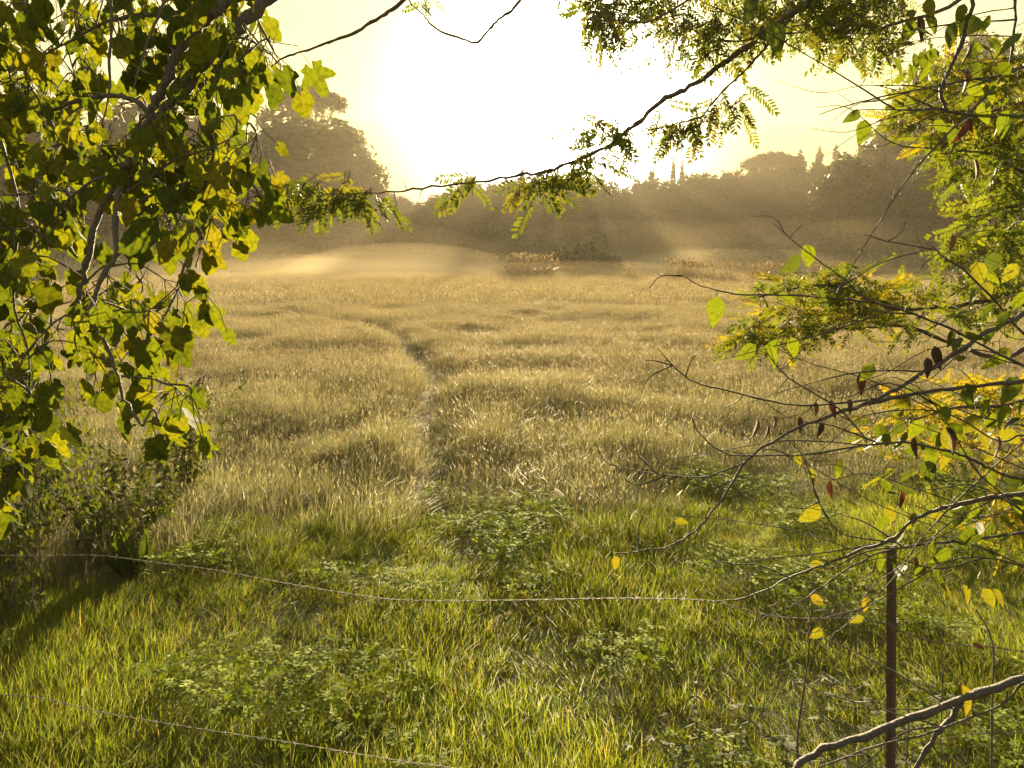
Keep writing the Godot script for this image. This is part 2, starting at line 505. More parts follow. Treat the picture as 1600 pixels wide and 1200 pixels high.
var kinds := {}
func make_kinds() -> void:
	var t := Color(0.05, 0.062, 0.022)
	for v in 4:                                                          # round broadleaf crowns
		var lobes := [[Vector3(0, 0.56, 0), Vector3(0.34, 0.36, 0)]]
		for k in 9:
			var a := TAU * k / 9.0 + rnd(-0.3, 0.3)
			var y := rnd(0.25, 0.78)
			var rr := 0.30 * sqrt(maxf(0.1, 1.0 - pow((y - 0.5) / 0.5, 2)))
			lobes.append([Vector3(cos(a) * rr, y, sin(a) * rr), Vector3(rnd(0.15, 0.22), rnd(0.13, 0.2), 0)])
		lobes.append([Vector3(rnd(-0.08, 0.08), 0.8, rnd(-0.08, 0.08)), Vector3(0.17, 0.18, 0)])
		kinds["round%d" % v] = [crown(lobes, 6000, 0.34, t, Vector2(10, 18)), trunk_mesh(0.4, 0.022, 5)]
	for v in 2:                                                          # looser crowns that let the sky through
		var lobes := []
		for k in 16:
			var a := rnd(0, TAU)
			var y := rnd(0.35, 0.9)
			var rr := rnd(0.08, 0.38) * (1.15 - 0.6 * y)
			lobes.append([Vector3(cos(a) * rr, y, sin(a) * rr), Vector3(rnd(0.06, 0.12), rnd(0.05, 0.1), 0)])
		kinds["loose%d" % v] = [crown(lobes, 1700, 0.28, t * 1.1, Vector2(8, 18), 0.9), trunk_mesh(0.5, 0.018, 9)]
	var c := []
	for k in 12:
		var y := 0.06 + 0.94 * k / 12.0
		c.append([Vector3(rnd(-0.01, 0.01), y * 0.95, 0), Vector3(0.42 * sqrt(maxf(0.05, 1.0 - pow(y, 2.6))) + 0.05, 0.09, 0)])
	kinds.cypress = [crown(c, 3600, 0.22, t * 0.85, Vector2(2.2, 22)), trunk_mesh(0.2, 0.02, 0)]
	c = []
	for k in 8:
		var y := 0.2 + 0.78 * k / 8.0
		var w := 0.32 * (1.08 - y) + 0.02
		c.append([Vector3(0, y, 0), Vector3(w * 0.85, 0.075, 0)])
		for s in 5:
			var a := TAU * s / 5.0 + k * 0.7
			c.append([Vector3(cos(a) * w * 0.9, y - 0.02, sin(a) * w * 0.9), Vector3(w * 0.62, 0.04, 0)])
	kinds.conifer = [crown(c, 5600, 0.28, t * 0.85, Vector2(6, 22), 0.6), trunk_mesh(0.9, 0.012, 0)]
	c = [[Vector3(0, 0.0, 0), Vector3(0.5, 0.6, 0)]]
	for k in 10:
		var a := TAU * k / 10.0
		c.append([Vector3(cos(a) * rnd(0.2, 0.36), rnd(0.15, 0.5), sin(a) * rnd(0.2, 0.36)), Vector3(rnd(0.14, 0.2), rnd(0.2, 0.34), 0)])
	c.append([Vector3(0.03, 0.7, 0), Vector3(0.16, 0.3, 0)])
	kinds.mound = [crown(c, 5200, 0.2, Color(0.085, 0.085, 0.035), Vector2(10, 3.6)), null]
	# the umbrella pine: a dense cap on a fan of bare limbs
	c = []
	for k in 46:
		var a := k * 2.4
		var rr := 0.47 * sqrt(k / 46.0)
		c.append([Vector3(cos(a) * rr, 0.83 + 0.10 * (1.0 - pow(rr / 0.47, 2)), sin(a) * rr), Vector3(0.085, 0.05 - 0.012 * rr, 0)])
	var pb := MB.new()
	tube(pb, PackedVector3Array([Vector3(0, -0.02, 0), Vector3(0.01, 0.3, 0), Vector3(0, 0.56, 0.01)]), 0.026, 0.018, 8)
	for k in 34:
		var a := k * 2.4
		var rr := 0.46 * sqrt((k + 1) / 34.0)
		var e := Vector3(cos(a) * rr, 0.84, sin(a) * rr)
		var o := Vector3(0, rnd(0.42, 0.56), 0)
		tube(pb, PackedVector3Array([o, o.lerp(e, 0.45) + Vector3(0, -0.02, 0), e]), 0.008, 0.003, 4)
		for s in 4:
			var f := o.lerp(e, rnd(0.5, 0.85))
			tube(pb, PackedVector3Array([f, f + Vector3(rnd(-0.07, 0.07), rnd(0.05, 0.13), rnd(-0.07, 0.07))]), 0.0028, 0.0014, 3)
	kinds.pine = [crown(c, 8000, 0.24, t * 0.9, Vector2(15, 20), 0.6), pb.mesh(M.far_bark)]

func far_tree(kind: String, x: float, top: float, d: float, wide: float, called: String, label: String, category: String, group := "") -> void:
	var p := pt(x, top, 1.0) - eye
	p = eye + p * (d / -p.z)
	var y0 := ground_y(p.x, p.z)
	var high := p.y - y0
	var w := wide / F * d * 1.02
	if kind == "conifer": w *= 1.3
	var o := thing(called, label, category, Vector3(p.x, y0, p.z), group)
	var k: Array = kinds[kind]
	var xf := Transform3D(Basis(Vector3.UP, rnd(0, TAU)).scaled(Vector3(w, high, w)), Vector3.ZERO)
	part("crown" if kind != "mound" else "foliage", k[0], o, null, xf)
	if k[1]:
		var rb := clampf(high * 1.0, 1.0, 60.0)
		part("trunk", k[1], o, null, Transform3D(xf.basis if kind == "pine" else Basis(Vector3.UP, 0.4).scaled(Vector3(lerpf(w, rb, 0.5), high, lerpf(w, rb, 0.5))), Vector3.ZERO))

func make_far_trees() -> void:
	make_kinds()
	var lt := "hazy round-crowned tree in the treeline across the misty meadow"
	var gt := "trees of the treeline across the meadow"
	var tops := [[600, 292], [622, 300], [645, 313], [670, 308], [700, 288], [740, 274], [762, 284], [790, 274], [830, 268], [870, 267], [905, 262], [960, 276], [978, 288], [1010, 267], [1040, 278], [1075, 266], [1120, 264], [1160, 262], [1200, 250], [1240, 250], [1280, 245], [1320, 245], [1360, 240], [1420, 230]]
	var outline := func(x: float) -> float:
		for k in tops.size() - 1:
			if x <= tops[k + 1][0]:
				return lerpf(tops[k][1], tops[k + 1][1], clampf((x - tops[k][0]) / (tops[k + 1][0] - tops[k][0]), 0, 1))
		return 235.0
	var x := 590.0
	var n := 0
	while x < 1440.0:
		far_tree("round%d" % (n % 4), x, outline.call(x) + rnd(0, 5), rnd(172, 182), rnd(54, 76), "treeline_tree", lt, "tree", gt)
		x += rnd(20, 27)
		n += 1
	x = 600.0
	while x < 1460.0:
		far_tree("round%d" % (n % 4), x, outline.call(x) + rnd(22, 40), rnd(158, 166), rnd(72, 104), "treeline_tree", lt, "tree", gt)
		x += rnd(38, 50)
		n += 1
	x = 470.0
	while x < 1480.0:
		far_tree("mound", x, rnd(336, 354), rnd(148, 153), rnd(90, 140), "thicket", "low hazy thicket along the foot of the wooded slope", "bush", "thickets at the foot of the slope")
		x += rnd(60, 85)
	# the knoll beside the gap
	var lk := "broad hazy tree on the knoll below the umbrella pine"
	var gk := "trees on the knoll below the umbrella pine"
	for a in [["round0", 478, 168, 146, 236], ["round1", 400, 205, 140, 190], ["round2", 330, 175, 146, 210], ["round3", 543, 196, 152, 118], ["round1", 240, 150, 140, 230], ["round2", 566, 258, 150, 86], ["round0", 440, 262, 130, 180], ["round3", 340, 280, 126, 200], ["round2", 510, 290, 134, 170], ["round0", 150, 180, 130, 230], ["round1", 40, 170, 124, 240]]:
		far_tree(a[0], a[1], a[2], a[3], a[4], "knoll_tree", lk, "tree", gk)
	far_tree("pine", 484, 128, 170, 106, "umbrella_pine", "umbrella pine with a flat dense cap crowning the knoll", "tree")
	far_tree("loose0", 420, 136, 164, 62, "airy_tree", "see-through thin tree beside the umbrella pine on the knoll", "tree")
	far_tree("loose1", 452, 108, 174, 30, "slender_tree", "slender treetop rising behind the umbrella pine on the knoll", "tree")
	far_tree("pine", 1208, 233, 186, 92, "domed_pine", "dome-shaped pine rising above the treeline beside the conifers", "tree")
	far_tree("cypress", 1053, 241, 182, 13, "cypress", "taller of the two cypresses standing together above the treeline", "tree")
	far_tree("cypress", 1066.5, 245, 182, 12, "cypress", "shorter of the two cypresses standing together above the treeline", "tree")
	far_tree("cypress", 816, 250, 184, 12, "cypress", "lone cypress above the treeline behind the thorny branch", "tree")
	for a in [[1252, 226], [1282, 221], [1308, 219]]:
		far_tree("conifer", a[0], a[1], 188, 34, "conifer", "spiky conifer above the treeline beside the domed pine", "tree", "conifers beside the domed pine")
	for a in [["loose0", 1340, 216, 160, 50], ["loose1", 1012, 262, 178, 52], ["loose0", 1110, 260, 178, 60], ["loose1", 735, 270, 176, 56], ["loose0", 690, 296, 176, 40], ["loose1", 1172, 248, 180, 40]]:
		far_tree(a[0], a[1], a[2], a[3], a[4], "open_crowned_tree", "open-crowned tree with sky showing through above the treeline", "tree", "open-crowned trees of the treeline")
	# taller trees nearer, on the side of the leafy shrub
	var lr := "tall dark hazy tree behind the yellowing locust"
	for a in [["round2", 1325, 236, 112, 120], ["round0", 1440, 96, 118, 150], ["round1", 1530, 40, 112, 190], ["round3", 1395, 200, 124, 110], ["round2", 1640, 60, 105, 200], ["round0", 1490, 200, 98, 170], ["round1", 1600, 210, 92, 190]]:
		far_tree(a[0], a[1], a[2], a[3], a[4], "tall_tree", lr if a[1] > 1330 else "dark bushy tree standing out in front of the conifers and domed pine", "tree", "tall trees behind the yellowing locust" if a[1] > 1330 else "")
	far_tree("mound", 915, 373, 82, 132, "bramble_mound", "bramble mound glowing in the mist in the middle of the far meadow", "bush")
	far_tree("mound", 1180, 372, 98, 240, "scrub_mound", "wide green scrub mound at the far edge of the meadow", "bush")
	far_tree("mound", 1330, 352, 104, 220, "scrub_mound", "scrub mound below the tall dark trees", "bush")
	far_tree("mound", 1500, 350, 92, 230, "scrub_mound", "scrub mound behind the yellowing locust leaves", "bush")
	far_tree("mound", 400, 352, 112, 220, "scrub_mound", "scrub mound in the mist at the foot of the knoll", "bush")
	far_tree("mound", 250, 340, 100, 240, "scrub_mound", "scrub mound at the foot of the knoll behind the fig leaves", "bush")
	# clumps of tall dry weeds at the far edge of the meadow
	var wm := []
	for k in 4: wm.append(tuft(130, 0.5, 1.0, 0.022, 0.12 + 0.08 * k, 60 + 25 * k, [Color(0.12, 0.11, 0.05), Color(0.17, 0.14, 0.07)], Color(0.2, 0.16, 0.09)))
	var weeds := [[828, 401, 66, 56], [858, 408, 66, 24], [985, 414, 62, 30], [1060, 408, 60, 52], [1090, 412, 60, 40], [1130, 414, 58, 44], [1190, 412, 60, 50]]
	for k in 9: weeds.append([rnd(800, 1420), rnd(412, 420), rnd(58, 72), rnd(18, 44)])
	for a in weeds:
		var p := pt(a[0], a[1], 1.0) - eye
		p = eye + p * (a[2] / -p.z)
		var y0 := ground_y(p.x, p.z)
		var o := thing("weed_clump", "clump of tall dry weeds at the far edge of the meadow", "weeds", Vector3(p.x, y0, p.z), "clumps of tall dry weeds")
		var w: float = a[3] / F * a[2]
		part("stems", wm[rng.randi() % 4], o, M.meadow, Transform3D(Basis(Vector3.UP, rnd(0, TAU)).scaled(Vector3(w, (p.y - y0) * 0.85, w)), Vector3.ZERO)).set_meta("kind", "stuff")

# ---------------------------------------------------------------- leaves
func oval_leaf(wide: float, fold: float, droop: float, point := 1.0) -> ArrayMesh:
	var b := MB.new()
	var rows := 7
	var grid := []
	for k in rows + 1:
		var f := float(k) / rows
		var w := wide * pow(sin(PI * pow(f, 0.75)), 0.8) * (1.0 - 0.25 * f * point) if k > 0 and k < rows else 0.004
		var line := []
		for s in [-1.0, 0.0, 1.0]:
			var x: float = s * w * (1.0 + rnd(-0.05, 0.05))
			var z: float = absf(s) * w * fold - droop * f * f + rnd(-0.008, 0.008)
			line.append(b.vert(Vector3(x, f, z), Vector3(-s * fold, 2.0 * droop * f * 0.5, 1.0).normalized(), Vector2(0.5 + x / (wide * 2.2), f)))
		grid.append(line)
	for k in rows:
		for s in 2:
			b.quad(grid[k][s], grid[k][s + 1], grid[k + 1][s + 1], grid[k + 1][s])
	return b.mesh(null)

func fig_leaf(sinus: float, lobes: Array, wave: float, droop: float) -> ArrayMesh:
	var b := MB.new()
	var seg := 34
	var cen := b.vert(Vector3.ZERO, Vector3(0, 0, 1), Vector2(0.5, 0.3))
	var rings := []
	for ring in [0.5, 1.0]:
		var line := []
		for k in seg + 1:
			var a := lerpf(-2.75, 2.75, float(k) / seg)
			var r := 0.30
			for l in lobes:
				r = maxf(r, l[1] * (sinus + (1.0 - sinus) * exp(-pow((a - l[0]) / l[2], 2.0))) * exp(-pow((a - l[0]) / 1.3, 4.0)))
			r *= 1.0 + 0.05 * (k % 2) - 0.02
			var rr: float = r * ring
			var p := Vector3(sin(a) * rr, cos(a) * rr, 0)
			p.z = wave * sin(a * 3.0) * rr * 0.5 - droop * rr * rr + absf(p.x) * 0.18
			line.append(b.vert(p, Vector3(sin(a) * droop * rr - signf(p.x) * 0.18, cos(a) * droop * rr, 1).normalized(), Vector2(0.5 + p.x * 0.6, 0.3 + p.y * 0.65)))
		rings.append(line)
	for k in seg:
		b.tri(cen, rings[0][k], rings[0][k + 1])
		b.quad(rings[0][k], rings[0][k + 1], rings[1][k + 1], rings[1][k])
	return b.mesh(null)

func pinnate_leaf(pairs: int, long: float, wide: float, droop: float, angle: float, missing: float) -> ArrayMesh:
	var b := MB.new()
	var spine := func(f: float) -> Vector3: return Vector3(0.03 * sin(f * 4.0), f, -droop * f * f)
	var last := []
	for k in 6:                                              # the leaf stalk, a thin three-sided rod
		var f := k / 5.0
		var p: Vector3 = spine.call(f)
		var now := []
		for s in 3:
			var d := Vector3(cos(s * 2.09), 0, sin(s * 2.09))
			now.append(b.vert(p + d * 0.009 * (1.1 - f * 0.6), d, Vector2.ZERO, Color(0.9, 0.7, 0.6)))
		if k:
			for s in 3: b.quad(last[s], last[(s + 1) % 3], now[(s + 1) % 3], now[s])
		last = now
	for k in pairs + 1:
		var f := 0.16 + 0.82 * k / pairs
		for s in [-1.0, 1.0]:
			if rng.randf() < missing: continue
			var o: Vector3 = spine.call(f + s * 0.012)
			var a := angle * rnd(0.85, 1.15) * (1.0 if k < pairs else 0.35)
			var sag := rnd(0.05, 0.5)
			var d := Vector3(s * sin(a), cos(a), -sag).normalized()
			var l := long * rnd(0.85, 1.1) * (1.0 - 0.35 * pow(f - 0.5, 2) * 4.0 * 0.6)
			var n := Vector3(rnd(-0.35, 0.35) + s * sag * 0.5, rnd(-0.35, 0.35), 1).normalized()
			var sd := d.cross(n).normalized() * wide * 0.5
			n = sd.cross(d).normalized()
			var tone := Color.WHITE * rnd(0.8, 1.2)
			var q := []
			for e in [[0.0, 0.0], [0.3, 1.0], [0.7, 0.85], [1.0, 0.0], [0.7, -0.85], [0.3, -1.0]]:
				q.append(b.vert(o + d * l * e[0] + sd * e[1] + n * absf(e[1]) * wide * 0.12, n, Vector2.ZERO, tone))
			b.quad(q[0], q[1], q[2], q[3]); b.quad(q[0], q[3], q[4], q[5])
	return b.mesh(null)

# A plant that is built leaf by leaf: the nearest leaves become parts, the rest one mass.
class Plant:
	var root: Node3D
	var nodes := PackedVector3Array()       # points of its branches that twigs may start from
	var leaves := []                        # [mesh, material, transform]

func branch(pl: Plant, p: PackedVector3Array, r0: float, r1: float, mat: Material, called := "branch", steps := 5, sides := 7) -> void:
	var line := smooth(p, steps)
	for k in range(1, line.size() - 1):
		line[k] += Vector3(rnd(-1, 1), rnd(-1, 1), rnd(-1, 1)) * r0 * 0.35
	var b := MB.new()
	tube(b, line, r0, r1, sides, 0.2)
	part(called, b.mesh(mat), pl.root, null, Transform3D(Basis(), -pl.root.position))
	for q in line: pl.nodes.append(q)

func px_line(px: Array, d0: float, d1: float) -> PackedVector3Array:
	var out := PackedVector3Array()
	for k in px.size():
		out.append(pt(px[k][0], px[k][1], lerpf(d0, d1, float(k) / (px.size() - 1))))
	return out

func nearest(pl: Plant, p: Vector3) -> Vector3:
	var best := pl.nodes[0]
	for q in pl.nodes:
		if q.distance_squared_to(p) < best.distance_squared_to(p): best = q
	return best

func leaf_frame(at: Vector3, tip: Vector3, face: Vector3, size: float) -> Transform3D:
	var y := tip.normalized()
	var z := (face - y * face.dot(y)).normalized()
	return Transform3D(Basis(y.cross(z) * size, y * size, z * size), at)

func finish_leaves(pl: Plant, most := 300) -> void:
	pl.leaves.sort_custom(func(a, b): return a[2].origin.distance_to(eye) / a[2].basis.y.length() < b[2].origin.distance_to(eye) / b[2].basis.y.length())
	var rest := {}
	for k in pl.leaves.size():
		var l: Array = pl.leaves[k]
		var xf: Transform3D = l[2]
		xf.origin -= pl.root.position
		if k < most:
			part("leaf", l[0], pl.root, l[1], xf)
		else:
			if not rest.has(l[1]): rest[l[1]] = MB.new()
			rest[l[1]].add(l[0].surface_get_arrays(0), xf)
	if rest.size():
		var m := ArrayMesh.new()
		for k in rest: rest[k].into(m, k)
		part("foliage", m, pl.root).set_meta("kind", "stuff")

func inside(poly: Array, x: float, y: float) -> bool:
	var p := PackedVector2Array()
	for q in poly: p.append(Vector2(q[0], q[1]))
	return Geometry2D.is_point_in_polygon(Vector2(x, y), p)

# ---------------------------------------------------------------- the fig tree
func make_fig() -> void:
	var pl := Plant.new()
	pl.root = thing("fig_tree", "fig tree with large lobed backlit leaves beside the meadow gap", "tree", Vector3(-2.75, 0, -2.5))
	var top := Vector3(-2.35, 3.55, -2.35)
	branch(pl, PackedVector3Array([Vector3(-2.75, -0.1, -2.5), Vector3(-2.7, 1.0, -2.55), Vector3(-2.62, 2.2, -2.45), top]), 0.075, 0.05, M.bark, "trunk", 5, 9)
	var arch := PackedVector3Array([top, Vector3(-1.7, 3.75, -2.3), Vector3(-1.0, 3.2, -2.15)])
	var f2 := px_line([[422, 0], [373, 43], [327, 93], [283, 147], [240, 184], [213, 220], [197, 257], [188, 277], [150, 333], [137, 397], [130, 445], [123, 475]], 2.05, 2.0)
	branch(pl, arch + PackedVector3Array([pt(500, -90, 2.08)]) + f2, 0.02, 0.006, M.bark)
	branch(pl, PackedVector3Array([Vector3(-1.7, 3.75, -2.3), pt(420, -90, 2.1)]) + px_line([[352, 0], [320, 33], [283, 70], [267, 110], [247, 157], [236, 187]], 2.05, 2.03), 0.016, 0.011, M.bark)
	branch(pl, px_line([[188, 277], [187, 293], [180, 333], [182, 397], [160, 430], [143, 493], [171, 549], [178, 571], [195, 623], [223, 666]], 2.02, 1.72), 0.009, 0.003, M.bark)
	branch(pl, px_line([[240, 180], [200, 153], [133, 155], [67, 180], [0, 217], [-80, 260]], 2.04, 2.3), 0.008, 0.003, M.bark)
	branch(pl, px_line([[330, 0], [287, 17], [200, 27], [150, 43], [60, 90]], 2.1, 2.3), 0.009, 0.003, M.bark)
	branch(pl, PackedVector3Array([top, pt(270, -60, 1.95)]) + px_line([[257, 0], [230, 67], [207, 143]], 1.9, 1.85), 0.006, 0.002, M.bark)
	branch(pl, PackedVector3Array([top, pt(160, -90, 1.9)]) + px_line([[173, 0], [172, 83], [170, 147], [160, 200]], 1.85, 1.85), 0.006, 0.002, M.bark)
	branch(pl, px_line([[197, 300], [230, 280], [277, 247], [320, 235], [377, 207]], 2.0, 1.9), 0.004, 0.002, M.bark)
	branch(pl, px_line([[187, 273], [150, 280], [100, 320], [77, 360], [20, 420]], 2.0, 1.95), 0.005, 0.002, M.bark)
	branch(pl, px_line([[180, 333], [250, 300], [300, 285], [337, 293], [375, 303]], 2.0, 1.95), 0.004, 0.0018, M.bark)
	branch(pl, px_line([[146, 490], [190, 484], [230, 486], [277, 447]], 1.85, 1.8), 0.003, 0.0015, M.bark)
	branch(pl, px_line([[190, 588], [238, 592], [262, 600]], 1.76, 1.72), 0.0025, 0.0012, M.bark)
	branch(pl, px_line([[330, 90], [370, 60], [410, 75], [440, 105]], 2.1, 2.05), 0.004, 0.0016, M.bark)
	branch(pl, px_line([[0, 217], [30, 330], [20, 460], [45, 560], [40, 660]], 2.25, 2.15), 0.005, 0.002, M.bark)
	branch(pl, px_line([[-80, 260], [-90, 420], [-40, 600], [0, 720]], 2.3, 2.2), 0.006, 0.002, M.bark)
	var meshes := []
	meshes.append(fig_leaf(0.42, [[0.0, 1.0, 0.36], [0.95, 0.8, 0.34], [-0.95, 0.82, 0.34], [1.9, 0.45, 0.4], [-1.9, 0.43, 0.4]], 0.12, 0.3))
	meshes.append(fig_leaf(0.5, [[0.0, 1.0, 0.42], [0.9, 0.75, 0.36], [-1.0, 0.66, 0.4], [1.9, 0.4, 0.4], [-1.9, 0.42, 0.4]], -0.15, 0.2))
	meshes.append(fig_leaf(0.62, [[0.0, 1.0, 0.5], [0.85, 0.72, 0.45], [-0.85, 0.72, 0.45], [1.8, 0.45, 0.5], [-1.8, 0.45, 0.5]], 0.1, 0.45))
	meshes.append(fig_leaf(0.6, [[0.0, 1.0, 0.45], [0.8, 0.7, 0.5], [-0.8, 0.7, 0.5], [1.9, 0.4, 0.5], [-1.9, 0.4, 0.5]], -0.08, 0.35))
	meshes.append(fig_leaf(0.55, [[0.0, 1.0, 0.45], [0.8, 0.66, 0.5], [-0.8, 0.62, 0.5], [2.0, 0.36, 0.6], [-2.0, 0.36, 0.6]], 0.2, 0.55))
	meshes.append(fig_leaf(0.75, [[0.0, 1.0, 0.55], [1.0, 0.5, 0.5], [-1.0, 0.58, 0.5], [2.0, 0.4, 0.5], [-2.0, 0.4, 0.5]], -0.25, 0.7))
	var poly := [[-170, -60], [370, -60], [375, 20], [400, 60], [398, 112], [355, 128], [345, 190], [385, 215], [370, 255], [355, 292], [370, 325], [335, 335], [270, 372], [245, 395], [300, 440], [330, 485], [285, 520], [262, 570], [300, 620], [262, 640], [150, 600], [120, 560], [80, 540], [60, 640], [30, 770], [-170, 780]]
	var spots := []
	while spots.size() < 430:
		var x := rnd(-170, 445)
		var y := rnd(-60, 780)
		if not inside(poly, x, y): continue
		var edge: float = clampf((400.0 - x) / 260.0, 0.0, 1.0)
		if y > 440 and x > 60 and rng.randf() < 0.35: continue
		spots.append(pt(x, y, rnd(1.78, 2.1) + rnd(0, 1.0) * edge))
	for e in [[250, 690], [300, 640], [168, 590], [262, 560], [318, 480], [290, 440], [235, 510], [155, 510], [185, 500], [55, 560], [275, 630], [400, 230], [385, 250], [390, 300], [405, 330], [330, 370], [300, 375], [355, 265], [420, 90], [405, 60], [430, 110]]:
		spots.append(pt(e[0], e[1] - 25, rnd(1.72, 1.9)))
	spots.sort_custom(func(a, b): return nearest(pl, a).distance_to(a) < nearest(pl, b).distance_to(b))
	var tw := MB.new()
	for s in spots:
		var o := nearest(pl, s)
		if o.distance_to(s) > 0.05:
			var mid: Vector3 = o.lerp(s, 0.5) + Vector3(rnd(-0.03, 0.03), rnd(0.0, 0.05), rnd(-0.03, 0.03))
			var line := smooth(PackedVector3Array([o, mid, s]), 3)
			tube(tw, line, 0.0032, 0.0016, 5, 0.15)
			for q in line: pl.nodes.append(q)
		for k in rng.randi_range(3, 5):
			var foot: Vector3 = s + Vector3(rnd(-0.05, 0.05), rnd(-0.05, 0.05), rnd(-0.05, 0.05))
			var out := Vector3(rnd(-0.7, 0.7), rnd(-1.0, -0.15), rnd(-0.5, 0.5)).normalized()
			var hold: Vector3 = foot + out * rnd(0.03, 0.07) + Vector3(0, -0.015, 0)
			tube(tw, PackedVector3Array([s, foot.lerp(hold, 0.3) + Vector3(0, 0.008, 0), hold]), 0.0014, 0.001, 4, 0.05)
			var face := Vector3(rnd(-0.9, 0.9), rnd(-0.2, 0.9), rnd(0.2, 1.2) * (1.0 if rng.randf() < 0.7 else -1.0))
			var size := rnd(0.034, 0.062) * (1.25 if rng.randf() < 0.12 else 1.0)
			var mt: StandardMaterial3D = M.fig[[0, 0, 0, 1, 1, 1, 2, 2, 3, 3, 3, 4][rng.randi() % 12]]
			pl.leaves.append([meshes[[0, 1, 2, 3, 3, 4, 4, 5][rng.randi() % 8]], mt, leaf_frame(hold, out + Vector3(0, rnd(-0.9, 0.1), 0), face, size)])
	part("twigs", tw.mesh(M.bark), pl.root, null, Transform3D(Basis(), -pl.root.position)).set_meta("kind", "stuff")
	finish_leaves(pl)

# ---------------------------------------------------------------- the thorny locust overhead
func hang_leaves(pl: Plant, tw: MB, meshes: Array, mats: Array, foot: Vector3, count: int, size: float, down: float) -> void:
	for k in count:
		var out := Vector3(rnd(-1, 1), rnd(-0.6, 0.5) - down, rnd(-0.8, 0.8)).normalized()
		var face := Vector3(rnd(-0.6, 0.6), rnd(0.0, 0.6), rnd(0.3, 1.0) * (1.0 if rng.randf() < 0.5 else -1.0))
		pl.leaves.append([meshes[rng.randi() % meshes.size()], mats[rng.randi() % mats.size()], leaf_frame(foot + Vector3(rnd(-0.012, 0.012), 0, rnd(-0.012, 0.012)), out, face, size * rnd(0.7, 1.2))])

func spray(pl: Plant, tw: MB, meshes: Array, mats: Array, spots: Array, bark: Material, per: int, size: float, down: float, r := 0.0022) -> void:
	spots.sort_custom(func(a, b): return nearest(pl, a).distance_to(a) < nearest(pl, b).distance_to(b))
	for s in spots:
		var o := nearest(pl, s)
		var line := PackedVector3Array([o, s])
		if o.distance_to(s) > 0.03:
			line = smooth(PackedVector3Array([o, o.lerp(s, 0.5) + Vector3(rnd(-0.025, 0.025), rnd(-0.01, 0.04), rnd(-0.025, 0.025)), s]), 3)
			tube(tw, line, r, r * 0.6, 5, 0.18)
			for q in line: pl.nodes.append(q)
		for k in per:
			hang_leaves(pl, tw, meshes, mats, line[rng.randi_range(line.size() / 2, line.size() - 1)], 1, size, down)

func poly_spots(poly: Array, count: int, d0: float, d1: float) -> Array:
	var lo := Vector2(9999, 9999)
	var hi := -lo
	for q in poly:
		lo = lo.min(Vector2(q[0], q[1])); hi = hi.max(Vector2(q[0], q[1]))
	var out := []
	while out.size() < count:
		var x := rnd(lo.x, hi.x)
		var y := rnd(lo.y, hi.y)
		if inside(poly, x, y): out.append(pt(x, y, rnd(d0, d1)))
	return out

